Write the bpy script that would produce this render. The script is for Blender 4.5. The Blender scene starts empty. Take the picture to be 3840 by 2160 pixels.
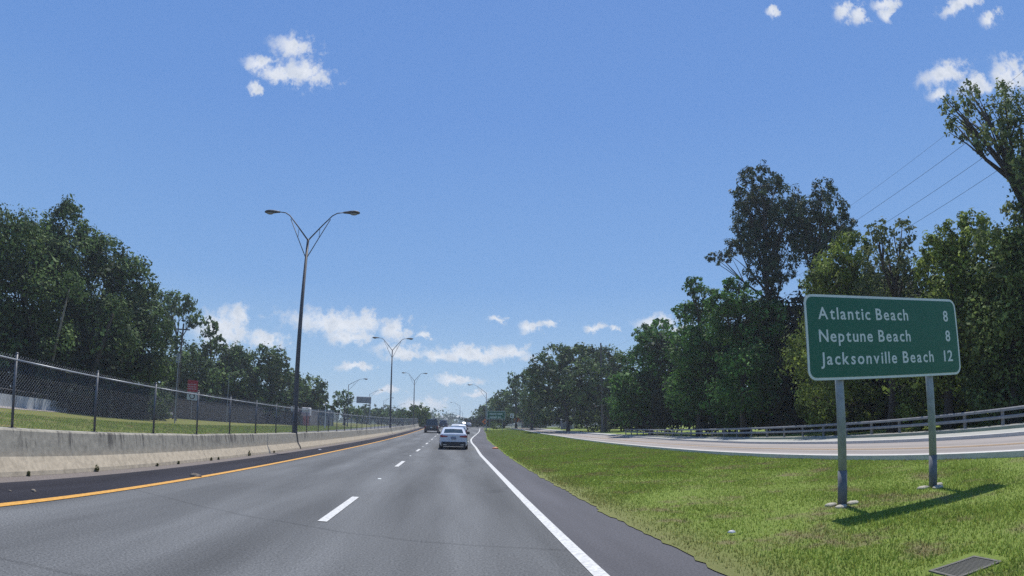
import bpy, math, random
import numpy as np
from mathutils import Vector, Matrix

random.seed(7)
R = math.radians
SC = bpy.context.scene
COL = SC.collection

# ---------------------------------------------------------------- camera (wide dash camera, equidistant lens)
CAM_H = 1.60
cd = bpy.data.cameras.new('camera')
cam = bpy.data.objects.new('camera', cd)
COL.objects.link(cam)
SC.camera = cam
cd.type = 'PANO'
cd.panorama_type = 'FISHEYE_LENS_POLYNOMIAL'
cd.sensor_fit = 'HORIZONTAL'
cd.sensor_width = 36.0
cd.sensor_height = 20.25
cd.fisheye_fov = math.pi
cd.fisheye_polynomial_k0 = 0.0
cd.fisheye_polynomial_k1 = -1.0 / (2107.0 * 36.0 / 3840.0)
cd.fisheye_polynomial_k2 = 0.0
cd.fisheye_polynomial_k3 = 0.0
cd.fisheye_polynomial_k4 = 0.0
cd.clip_start = 0.05
cd.clip_end = 6000
_a, _b, _r = -0.1096, -0.2430, -0.0288
_d = Vector((math.sin(_a)*math.cos(_b), math.sin(_b), -math.cos(_a)*math.cos(_b)))
_r0 = Vector((math.cos(_a), 0, math.sin(_a)))
_u0 = _r0.cross(_d)
_rr = _r0*math.cos(_r) + _u0*math.sin(_r)
_u = _rr.cross(_d)
M = Matrix((_rr, _d, _u)).to_4x4()
M.translation = (0, 0, CAM_H)
cam.matrix_world = M

# ---------------------------------------------------------------- light, sky, exposure
SUN_EL, SUN_AZ = R(67), R(18)          # azimuth to the right of the road ahead (+Y)
SC.view_settings.view_transform = 'Standard'
SC.view_settings.look = 'None'
SC.view_settings.exposure = 0.30
SC.view_settings.gamma = 1.0
SC.view_settings.use_curve_mapping = False

CLOUDS = [(-0.374, 0.639, 0.0379, 0.0201), (-0.434, 0.595, 0.0286, 0.0132), (-0.332, 0.596, 0.0496, 0.0189), (-0.388, 0.585, 0.0409, 0.012), (-0.427, 0.558, 0.0161, 0.0066), (0.839, 0.652, 0.0229, 0.0161), (0.871, 0.636, 0.0146, 0.0135), (0.931, 0.644, 0.0257, 0.0095), (0.924, 0.626, 0.0144, 0.012), (1.085, 0.6, 0.0458, 0.01), (1.12, 0.562, 0.018, 0.0121), (0.993, 0.508, 0.0414, 0.0147), (1.114, 0.47, 0.033, 0.0279), (1.044, 0.474, 0.0333, 0.0145), (0.964, 0.482, 0.0188, 0.0084), (-0.208, 0.171, 0.0845, 0.0167), (-0.186, 0.152, 0.0428, 0.0139), (-0.162, 0.176, 0.0201, 0.0154), (-0.108, 0.165, 0.0272, 0.0175), (-0.095, 0.13, 0.0427, 0.0126), (-0.388, 0.167, 0.0228, 0.0149), (-0.414, 0.14, 0.0426, 0.0303), (-0.335, 0.133, 0.0355, 0.0123), (0.036, 0.127, 0.0925, 0.012), (0.104, 0.131, 0.0271, 0.0127), (-0.028, 0.125, 0.0285, 0.0085), (-0.172, 0.098, 0.0297, 0.0063), (0.005, 0.08, 0.0353, 0.0064), (-0.111, 0.057, 0.0211, 0.0042), (0.041, 0.054, 0.0176, 0.0057), (-0.054, 0.033, 0.0351, 0.0099), (-0.05, 0.161, 0.01, 0.0056), (0.079, 0.19, 0.0144, 0.005), (0.14, 0.174, 0.0172, 0.0106), (0.174, 0.184, 0.0144, 0.0064), (0.253, 0.169, 0.0158, 0.0063), (0.29, 0.168, 0.0086, 0.0042), (0.366, 0.174, 0.0322, 0.014), (0.412, 0.161, 0.0214, 0.0097), (0.693, 0.686, 0.0102, 0.0078), (-0.011, 0.013, 0.0421, 0.0042)]

SKY_TINT = (1.0, 1.0, 1.0, 1)
HORIZON_TINT = (1.0, 1.0, 1.0, 1)
def build_world():
    w = bpy.data.worlds.new('World')
    SC.world = w
    w.use_nodes = True
    nt = w.node_tree
    N, L = nt.nodes, nt.links
    N.clear()
    def n(t, **k):
        x = N.new(t)
        for a, b in k.items():
            setattr(x, a, b)
        return x
    def math_(op, a, b=None, c=None):
        x = n('ShaderNodeMath', operation=op)
        for i, v in enumerate((a, b, c)):
            if v is None: continue
            if isinstance(v, (int, float)): x.inputs[i].default_value = v
            else: L.new(v, x.inputs[i])
        return x.outputs[0]
    sky = n('ShaderNodeTexSky', sky_type='NISHITA')
    sky.sun_disc = False
    sky.sun_elevation = SUN_EL
    sky.sun_rotation = SUN_AZ
    sky.air_density = 1.0
    sky.dust_density = 0.35
    sky.ozone_density = 2.2
    sky.altitude = 0
    hs = n('ShaderNodeHueSaturation')
    hs.inputs['Hue'].default_value = 0.512
    hs.inputs['Saturation'].default_value = 1.12
    L.new(sky.outputs[0], hs.inputs['Color'])
    tc = n('ShaderNodeTexCoord')
    sep = n('ShaderNodeSeparateXYZ')
    L.new(tc.outputs['Generated'], sep.inputs[0])
    az = math_('ARCTAN2', sep.outputs[0], sep.outputs[1])
    el = math_('ARCSINE', sep.outputs[2])
    comb = n('ShaderNodeCombineXYZ')
    L.new(az, comb.inputs[0]); L.new(el, comb.inputs[1])
    # ragged edges: warp the position, then add fine noise to the distance
    nz = n('ShaderNodeTexNoise'); nz.inputs['Scale'].default_value = 24; nz.inputs['Detail'].default_value = 8; nz.inputs['Roughness'].default_value = 0.70
    L.new(comb.outputs[0], nz.inputs['Vector'])
    sub = n('ShaderNodeVectorMath', operation='SUBTRACT'); L.new(nz.outputs['Color'], sub.inputs[0]); sub.inputs[1].default_value = (.5, .5, .5)
    sca = n('ShaderNodeVectorMath', operation='MULTIPLY'); L.new(sub.outputs[0], sca.inputs[0]); sca.inputs[1].default_value = (.075, .050, 0)
    pos = n('ShaderNodeVectorMath', operation='ADD'); L.new(comb.outputs[0], pos.inputs[0]); L.new(sca.outputs[0], pos.inputs[1])
    cur = None
    extra = []
    rnd = random.Random(5)
    for k in range(26):                        # the same fair weather clouds go on outside the frame
        a0 = rnd.choice((-1, 1))*rnd.uniform(1.35, 3.1)
        e0 = rnd.uniform(.06, .75)
        for q in range(3):
            extra.append((a0+rnd.uniform(-.05, .05), e0+rnd.uniform(-.01, .012), rnd.uniform(.03, .08), rnd.uniform(.01, .025)))
    for a0, e0, ra, re in CLOUDS + extra:
        v = n('ShaderNodeVectorMath', operation='MULTIPLY_ADD')
        L.new(pos.outputs[0], v.inputs[0])
        ra *= 1.36; re *= 1.36
        v.inputs[1].default_value = (1/ra, 1/re, 0)
        v.inputs[2].default_value = (-a0/ra, -e0/re, 0)
        ln = n('ShaderNodeVectorMath', operation='LENGTH'); L.new(v.outputs[0], ln.inputs[0])
        cur = ln.outputs['Value'] if cur is None else math_('MINIMUM', cur, ln.outputs['Value'])
    nf = n('ShaderNodeTexNoise'); nf.inputs['Scale'].default_value = 48; nf.inputs['Detail'].default_value = 5; nf.inputs['Roughness'].default_value = 0.6
    L.new(comb.outputs[0], nf.inputs['Vector'])
    nd = math_('MULTIPLY_ADD', nf.outputs[0], 2.4, -1.2)
    dist = math_('ADD', cur, nd)
    mr = n('ShaderNodeMapRange', interpolation_type='SMOOTHSTEP')
    L.new(dist, mr.inputs['Value'])
    mr.inputs['From Min'].default_value = 1.16; mr.inputs['From Max'].default_value = 0.20
    mr.inputs['To Min'].default_value = 0; mr.inputs['To Max'].default_value = 0.86
    dens = mr.outputs[0]
    shade = n('ShaderNodeMapRange'); L.new(nf.outputs[0], shade.inputs['Value'])
    shade.inputs['From Min'].default_value = .3; shade.inputs['From Max'].default_value = .65
    shade.inputs['To Min'].default_value = 0; shade.inputs['To Max'].default_value = 1
    cc = n('ShaderNodeMix', data_type='RGBA')
    L.new(shade.outputs[0], cc.inputs['Factor'])
    cc.inputs['A'].default_value = (4.9, 5.3, 5.9, 1)
    cc.inputs['B'].default_value = (7.4, 7.5, 7.7, 1)
    # pale veil low over the horizon
    hz = n('ShaderNodeMapRange', interpolation_type='SMOOTHSTEP'); L.new(el, hz.inputs['Value'])
    hz.inputs['From Min'].default_value = 0.0; hz.inputs['From Max'].default_value = 0.30
    hz.inputs['To Min'].default_value = 1.0; hz.inputs['To Max'].default_value = 0.0
    tint = n('ShaderNodeMix', data_type='RGBA', blend_type='MULTIPLY')
    tint.inputs['Factor'].default_value = 1.0
    L.new(hs.outputs[0], tint.inputs['A']); tint.inputs['B'].default_value = SKY_TINT
    hm = n('ShaderNodeMix', data_type='RGBA', blend_type='MULTIPLY')
    L.new(hz.outputs[0], hm.inputs['Factor']); L.new(tint.outputs['Result'], hm.inputs['A']); hm.inputs['B'].default_value = HORIZON_TINT
    ramp = n('ShaderNodeValToRGB'); rm_ = n('ShaderNodeMapRange'); L.new(el, rm_.inputs['Value']); rm_.inputs['From Max'].default_value = 1.2
    L.new(rm_.outputs[0], ramp.inputs[0])
    k = 7.8/8
    stops = ((0.0, (.42, .59, .75)), (.08, (.32, .51, .75)), (.20, (.205, .395, .73)), (.45, (.145, .310, .69)), (.75, (.118, .265, .645)), (1.0, (.09, .23, .62)))
    e0 = ramp.color_ramp.elements
    e0[0].position = 0; e0[0].color = tuple(c*k for c in stops[0][1])+(1,)
    e0[1].position = 1; e0[1].color = tuple(c*k for c in stops[-1][1])+(1,)
    for p_, c_ in stops[1:-1]:
        q_ = e0.new(p_); q_.color = tuple(c*k for c in c_)+(1,)
    up8 = n('ShaderNodeVectorMath', operation='SCALE'); L.new(ramp.outputs[0], up8.inputs[0]); up8.inputs['Scale'].default_value = 8
    blend = n('ShaderNodeMix', data_type='RGBA'); blend.inputs['Factor'].default_value = .90
    L.new(hm.outputs['Result'], blend.inputs['A']); L.new(up8.outputs[0], blend.inputs['B'])
    mx = n('ShaderNodeMix', data_type='RGBA')
    L.new(dens, mx.inputs['Factor']); L.new(blend.outputs['Result'], mx.inputs['A']); L.new(cc.outputs['Result'], mx.inputs['B'])
    bg = n('ShaderNodeBackground'); bg.inputs['Strength'].default_value = 0.105
    L.new(mx.outputs['Result'], bg.inputs['Color'])
    out = n('ShaderNodeOutputWorld'); L.new(bg.outputs[0], out.inputs[0])
build_world()

sl = bpy.data.lights.new('sun', 'SUN')
sl.energy = 4.2
sl.angle = R(0.53)
sl.color = (1.0, 0.955, 0.88)
sun = bpy.data.objects.new('sun', sl)
COL.objects.link(sun)
sdir = Vector((math.sin(SUN_AZ)*math.cos(SUN_EL), math.cos(SUN_AZ)*math.cos(SUN_EL), math.sin(SUN_EL)))
sun.rotation_euler = sdir.to_track_quat('Z', 'Y').to_euler()
sun.location = (0, 0, 60)
SC.cycles.max_bounces = 8
SC.cycles.transparent_max_bounces = 8
SC.cycles.use_denoising = False

# ---------------------------------------------------------------- helpers
def zg(Y):
    if Y < 35: return 0.0
    if Y < 150:
        t = (Y-35)/115
        return 0.9*t*t*(1.6-.6*t)
    return 0.9

def tag(o, label=None, cat=None, group=None, kind=None):
    if label: o['label'] = label
    if cat: o['category'] = cat
    if group: o['group'] = group
    if kind: o['kind'] = kind
    return o

def empty(name, loc, rz=0.0):
    o = bpy.data.objects.new(name, None)
    o.location = loc; o.rotation_euler = (0, 0, rz)
    o.empty_display_size = 0.2
    COL.objects.link(o)
    return o

def node_mat(name):
    m = bpy.data.materials.new(name); m.use_nodes = True
    nt = m.node_tree; b = nt.nodes['Principled BSDF']
    return m, nt, b

def mat(name, col, rough=0.6, metal=0.0, noise=0.0, scale=8.0, bump=0.0, spec=0.5, col2=None, stretch=None, detail=5.0):
    m, nt, b = node_mat(name)
    N, L = nt.nodes, nt.links
    b.inputs['Roughness'].default_value = rough
    b.inputs['Metallic'].default_value = metal
    b.inputs['Specular IOR Level'].default_value = spec
    b.inputs['Base Color'].default_value = (*col, 1)
    if noise or col2 or bump:
        tc = N.new('ShaderNodeTexCoord')
        mp = N.new('ShaderNodeMapping'); L.new(tc.outputs['Object'], mp.inputs[0])
        if stretch: mp.inputs['Scale'].default_value = stretch
        t = N.new('ShaderNodeTexNoise'); t.inputs['Scale'].default_value = scale; t.inputs['Detail'].default_value = detail
        t.inputs['Roughness'].default_value = .65
        L.new(mp.outputs[0], t.inputs['Vector'])
        if noise or col2:
            cr = N.new('ShaderNodeValToRGB'); L.new(t.outputs[0], cr.inputs[0])
            c2 = col2 or tuple(min(1, c*(1+noise)) for c in col)
            c1 = col if col2 else tuple(c*(1-noise) for c in col)
            cr.color_ramp.elements[0].position = .32; cr.color_ramp.elements[0].color = (*c1, 1)
            cr.color_ramp.elements[1].position = .68; cr.color_ramp.elements[1].color = (*c2, 1)
            L.new(cr.outputs[0], b.inputs['Base Color'])
        if bump:
            bp = N.new('ShaderNodeBump'); bp.inputs['Strength'].default_value = bump; bp.inputs['Distance'].default_value = 0.02
            L.new(t.outputs[0], bp.inputs['Height']); L.new(bp.outputs[0], b.inputs['Normal'])
    return m

class MB:
    """collects verts and faces for one mesh"""
    def __init__(s): s.v = []; s.f = []; s.smooth = False
    def add(s, vs, fs):
        o = len(s.v); s.v += [tuple(p) for p in vs]; s.f += [tuple(i+o for i in f) for f in fs]; return s
    def box(s, x0, x1, y0, y1, z0, z1):
        return s.add([(x0,y0,z0),(x1,y0,z0),(x1,y1,z0),(x0,y1,z0),(x0,y0,z1),(x1,y0,z1),(x1,y1,z1),(x0,y1,z1)],
                     [(0,3,2,1),(4,5,6,7),(0,1,5,4),(1,2,6,5),(2,3,7,6),(3,0,4,7)])
    def bbox(s, x0, x1, y0, y1, z0, z1, b=.02):
        """box with chamfered vertical and top edges"""
        def ring(i, z): return [(x0+i,y0+b,z),(x0+b,y0+i,z),(x1-b,y0+i,z),(x1-i,y0+b,z),(x1-i,y1-b,z),(x1-b,y1-i,z),(x0+b,y1-i,z),(x0+i,y1-b,z)]
        vs = ring(0, z0)+ring(0, z1-b)+ring(b*.8, z1)
        fs = []
        for k in range(2):
            for i in range(8):
                j = (i+1) % 8; fs.append((k*8+i, k*8+j, (k+1)*8+j, (k+1)*8+i))
        fs.append(tuple(range(16, 24))); fs.append(tuple(reversed(range(8))))
        return s.add(vs, fs)
    def tube(s, pts, rads, n=8, cap=True):
        pts = [Vector(p) for p in pts]
        if isinstance(rads, (int, float)): rads = [rads]*len(pts)
        rings = []
        up = None
        for i, p in enumerate(pts):
            t = (pts[min(i+1, len(pts)-1)]-pts[max(i-1, 0)]).normalized()
            if up is None:
                up = Vector((0, 0, 1)) if abs(t.z) < .9 else Vector((1, 0, 0))
            a = t.cross(up)
            if a.length < 1e-4: a = t.cross(Vector((0, 1, 0)))
            a.normalize(); b = t.cross(a)
            rings.append([p+(a*math.cos(2*math.pi*k/n)+b*math.sin(2*math.pi*k/n))*rads[i] for k in range(n)])
        vs = [v for r in rings for v in r]; fs = []
        for i in range(len(pts)-1):
            for k in range(n):
                q = (k+1) % n
                fs.append((i*n+k, i*n+q, (i+1)*n+q, (i+1)*n+k))
        if cap:
            fs.append(tuple(reversed(range(n)))); fs.append(tuple(range((len(pts)-1)*n, len(pts)*n)))
        return s.add(vs, fs)
    def loft(s, rings, cap=True, closed=True):
        n = len(rings[0]); vs = [v for r in rings for v in r]; fs = []
        for i in range(len(rings)-1):
            for k in range(n if closed else n-1):
                q = (k+1) % n
                fs.append((i*n+k, i*n+q, (i+1)*n+q, (i+1)*n+k))
        if cap:
            fs.append(tuple(reversed(range(n)))); fs.append(tuple(range((len(rings)-1)*n, len(rings)*n)))
        return s.add(vs, fs)
    def ellipsoid(s, c, r, nu=12, nv=8):
        rings = []
        for j in range(1, nv):
            th = math.pi*j/nv
            rings.append([(c[0]+r[0]*math.sin(th)*math.cos(2*math.pi*k/nu), c[1]+r[1]*math.sin(th)*math.sin(2*math.pi*k/nu), c[2]+r[2]*math.cos(th)) for k in range(nu)])
        return s.loft(rings)
    def mesh(s, name, m, smooth=False):
        me = bpy.data.meshes.new(name); me.from_pydata(s.v, [], s.f); me.update()
        if m: me.materials.append(m)
        if smooth or s.smooth:
            me.polygons.foreach_set('use_smooth', [True]*len(me.polygons))
        return me
    def build(s, name, m, parent=None, smooth=False, loc=None):
        o = bpy.data.objects.new(name, s.mesh(name, m, smooth))
        COL.objects.link(o)
        if loc: o.location = loc
        if parent: o.parent = parent
        return o

def fix_normals(o):
    import bmesh
    bm = bmesh.new(); bm.from_mesh(o.data); bmesh.ops.recalc_face_normals(bm, faces=bm.faces); bm.to_mesh(o.data); bm.free()
    return o

def kids(o):
    return [c for c in bpy.data.objects if c.parent == o]

def copy_tree(o, loc=None, rz=None):
    pairs = []
    def rec(x, par):
        c = x.copy(); COL.objects.link(c)
        if par is not None:
            c.parent = par
        for ch in CH.get(x.name, []): rec(ch, c)
        return c
    CH = {}
    for x in bpy.data.objects:
        if x.parent: CH.setdefault(x.parent.name, []).append(x)
    c = rec(o, None)
    if loc: c.location = loc
    if rz is not None: c.rotation_euler = (0, 0, rz)
    return c

YS = [-12, -6, -3, 0, 3, 6, 9, 12, 16, 20, 25, 30, 35, 40, 45, 50, 56, 62, 70, 78, 86, 95, 105, 115, 125, 135, 145, 155, 200, 300, 500, 900, 2000, 4500]
def interp(tab, Y):
    if isinstance(tab, (int, float)): return tab
    if Y <= tab[0][0]: return tab[0][1]
    for (a, b), (c, d) in zip(tab, tab[1:]):
        if Y <= c: return b+(d-b)*(Y-a)/(c-a)
    return tab[-1][1]
def strip(name, xl, xr, dz, m, y0=-12, y1=4500, nx=1, kind='structure', side=0.0, parent=None, step=None):
    ys = sorted(set([y0, y1]+[y for y in YS if y0 < y < y1]))
    if step:
        ys = list(np.arange(y0, y1+1e-6, step))
    b = MB()
    vs = []; fs = []
    for Y in ys:
        a, c = interp(xl, Y), interp(xr, Y)
        for i in range(nx+1):
            vs.append((a+(c-a)*i/nx, Y, zg(Y)+dz))
    for j in range(len(ys)-1):
        for i in range(nx):
            k = j*(nx+1)+i
            fs.append((k, k+1, k+nx+2, k+nx+1))
    b.add(vs, fs)
    if side:                                   # skirt on both sides, for kerbs
        for i in (0, nx):
            vs = []; fs = []
            for Y in ys:
                a, c = interp(xl, Y), interp(xr, Y); x = a if i == 0 else c
                vs += [(x, Y, zg(Y)+dz), (x, Y, zg(Y)+dz-side)]
            for j in range(len(ys)-1):
                q = (2*j, 2*j+1, 2*j+3, 2*j+2)
                fs.append(q if i else tuple(reversed(q)))
            b.add(vs, fs)
        a, c = interp(xl, ys[0]), interp(xr, ys[0]); z = zg(ys[0])+dz
        b.add([(a, ys[0], z), (c, ys[0], z), (c, ys[0], z-side), (a, ys[0], z-side)], [(3, 2, 1, 0)])
    o = b.build(name, m, parent)
    if kind and parent is None: o['kind'] = kind
    return o

# ---------------------------------------------------------------- materials
def asphalt(name, c1, c2, patch=0.25, paths=None, rough=.85):
    m, nt, b = node_mat(name); N, L = nt.nodes, nt.links
    tc = N.new('ShaderNodeTexCoord')
    t1 = N.new('ShaderNodeTexNoise'); t1.inputs['Scale'].default_value = 34; t1.inputs['Detail'].default_value = 6; t1.inputs['Roughness'].default_value = .85
    L.new(tc.outputs['Object'], t1.inputs['Vector'])
    cr = N.new('ShaderNodeValToRGB'); L.new(t1.outputs[0], cr.inputs[0])
    cr.color_ramp.elements[0].position = .36; cr.color_ramp.elements[0].color = (*c1, 1)
    cr.color_ramp.elements[1].position = .66; cr.color_ramp.elements[1].color = (*c2, 1)
    mp = N.new('ShaderNodeMapping'); mp.inputs['Scale'].default_value = (1.0, .10, 1)
    L.new(tc.outputs['Object'], mp.inputs[0])
    t2 = N.new('ShaderNodeTexNoise'); t2.inputs['Scale'].default_value = 1.1; t2.inputs['Detail'].default_value = 6
    L.new(mp.outputs[0], t2.inputs['Vector'])
    mr = N.new('ShaderNodeMapRange'); L.new(t2.outputs[0], mr.inputs[0])
    mr.inputs['From Min'].default_value = .3; mr.inputs['From Max'].default_value = .7
    mr.inputs['To Min'].default_value = 1-patch; mr.inputs['To Max'].default_value = 1+patch
    mul = N.new('ShaderNodeMix'); mul.data_type = 'RGBA'; mul.blend_type = 'MULTIPLY'; mul.inputs['Factor'].default_value = 1
    L.new(cr.outputs[0], mul.inputs['A']); L.new(mr.outputs[0], mul.inputs['B'])
    res = mul.outputs['Result']
    if paths:                                  # worn wheel paths, slightly paler, along the lanes
        sp = N.new('ShaderNodeSeparateXYZ'); L.new(tc.outputs['Object'], sp.inputs[0])
        w = N.new('ShaderNodeMath'); w.operation = 'MULTIPLY_ADD'; w.inputs[1].default_value = 2*math.pi/1.82; w.inputs[2].default_value = paths
        L.new(sp.outputs[0], w.inputs[0])
        s = N.new('ShaderNodeMath'); s.operation = 'SINE'; L.new(w.outputs[0], s.inputs[0])
        r2 = N.new('ShaderNodeMapRange'); L.new(s.outputs[0], r2.inputs[0]); r2.inputs['From Min'].default_value = -1; r2.inputs['To Min'].default_value = .86; r2.inputs['To Max'].default_value = 1.12
        m2 = N.new('ShaderNodeMix'); m2.data_type = 'RGBA'; m2.blend_type = 'MULTIPLY'; m2.inputs['Factor'].default_value = 1
        L.new(res, m2.inputs['A']); L.new(r2.outputs[0], m2.inputs['B']); res = m2.outputs['Result']
        # thin tar-filled cracks running across the lanes
        mc = N.new('ShaderNodeMapping'); mc.inputs['Scale'].default_value = (.05, .22, 1); mc.inputs['Rotation'].default_value = (0, 0, .06)
        L.new(tc.outputs['Object'], mc.inputs[0])
        nn = N.new('ShaderNodeTexNoise'); nn.inputs['Scale'].default_value = 9; nn.inputs['Detail'].default_value = 3; L.new(mc.outputs[0], nn.inputs['Vector'])
        vm = N.new('ShaderNodeMix'); vm.data_type = 'VECTOR'; vm.inputs['Factor'].default_value = .05
        L.new(mc.outputs[0], vm.inputs['A']); L.new(nn.outputs['Color'], vm.inputs['B'])
        vo = N.new('ShaderNodeTexVoronoi'); vo.feature = 'DISTANCE_TO_EDGE'; vo.inputs['Scale'].default_value = .62
        L.new(vm.outputs['Result'], vo.inputs['Vector'])
        r3 = N.new('ShaderNodeMapRange'); L.new(vo.outputs[0], r3.inputs[0]); r3.inputs['From Max'].default_value = .0045; r3.inputs['To Min'].default_value = .74; r3.inputs['To Max'].default_value = 1
        m3 = N.new('ShaderNodeMix'); m3.data_type = 'RGBA'; m3.blend_type = 'MULTIPLY'; m3.inputs['Factor'].default_value = 1
        L.new(res, m3.inputs['A']); L.new(r3.outputs[0], m3.inputs['B']); res = m3.outputs['Result']
    L.new(res, b.inputs['Base Color'])
    b.inputs['Roughness'].default_value = rough
    b.inputs['Specular IOR Level'].default_value = .35
    bp = N.new('ShaderNodeBump'); bp.inputs['Strength'].default_value = .35; bp.inputs['Distance'].default_value = .01
    L.new(t1.outputs[0], bp.inputs['Height']); L.new(bp.outputs[0], b.inputs['Normal'])
    return m

m_lane = asphalt('lane_asphalt', (.036, .039, .041), (.175, .180, .182), .30, paths=1.2)
m_shoulder = asphalt('dark_shoulder_asphalt', (.014, .014, .019), (.048, .048, .058), .3, rough=.95)
m_shoulder.node_tree.nodes['Principled BSDF'].inputs['Specular IOR Level'].default_value = .12
m_rshoulder = asphalt('shoulder_asphalt', (.045, .045, .052), (.115, .113, .122), .2)
m_frontage = asphalt('frontage_road_surface', (.225, .202, .188), (.345, .312, .288), .14, paths=.4)
m_far_lane = asphalt('far_lane_asphalt', (.09, .09, .10), (.16, .16, .17), .15)
m_white = mat('white_road_paint', (.36, .36, .35), .7, scale=16, col2=(.66, .66, .63), detail=9)
m_yellow = mat('yellow_road_paint', (.42, .21, .035), .7, scale=13, col2=(.70, .36, .055), detail=9)
m_yellow2 = mat('faded_yellow_paint', (.30, .24, .17), .8, scale=7, col2=(.50, .33, .18), detail=8)
m_gutter = mat('dusty_gutter_grit', (.15, .13, .12), .95, noise=.35, scale=24, bump=.4)
m_kerb = mat('kerb_concrete', (.52, .50, .46), .85, noise=.12, scale=6, bump=.2)
m_walk = mat('pavement_concrete', (.34, .34, .31), .9, noise=.12, scale=3, bump=.2)
m_galv = mat('galvanised_steel', (.30, .32, .34), .5, metal=.35, noise=.15, scale=5)
m_post = mat('weathered_fence_steel', (.13, .135, .145), .5, metal=.5, noise=.2, scale=9)
m_pole = mat('brown_weathered_pole', (.075, .07, .072), .6, noise=.25, scale=6)
m_pole_grey = mat('grey_metal_pole', (.30, .31, .32), .55, metal=.3, noise=.1, scale=4)
m_wood_pole = mat('tarred_wood_pole', (.11, .095, .085), .85, noise=.25, scale=3, stretch=(6, 6, .5))
m_lens = mat('frosted_lamp_glass', (.22, .22, .23), .35)
m_guard = mat('guardrail_steel', (.42, .44, .46), .45, metal=.4, noise=.1, scale=3)
m_rail = mat('painted_bridge_rail', (.21, .21, .215), .6, noise=.2, scale=4)
m_green = mat('green_sign_sheeting', (.004, .105, .058), .45, noise=.05, scale=3)
m_signwhite = mat('white_sign_sheeting', (.62, .66, .64), .5, noise=.06, scale=8)
m_alu = mat('sign_back_aluminium', (.36, .37, .38), .5, metal=.5)
m_signpost = mat('steel_sign_post', (.26, .29, .31), .55, metal=.3, noise=.16, scale=9)
m_foot = mat('sign_footing_concrete', (.36, .335, .27), .95, noise=.25, scale=14, bump=.5)
m_red = mat('red_sign_face', (.42, .02, .03), .5)
m_orange = mat('orange_sign_face', (.75, .17, .02), .5)
m_black = mat('black_rubber', (.012, .012, .014), .8)
m_blackp = mat('black_plastic', (.02, .02, .023), .5)
m_glass = mat('dark_car_glass', (.015, .028, .03), .08, spec=.8)
m_chrome = mat('bright_metal', (.55, .55, .56), .25, metal=1)

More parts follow.
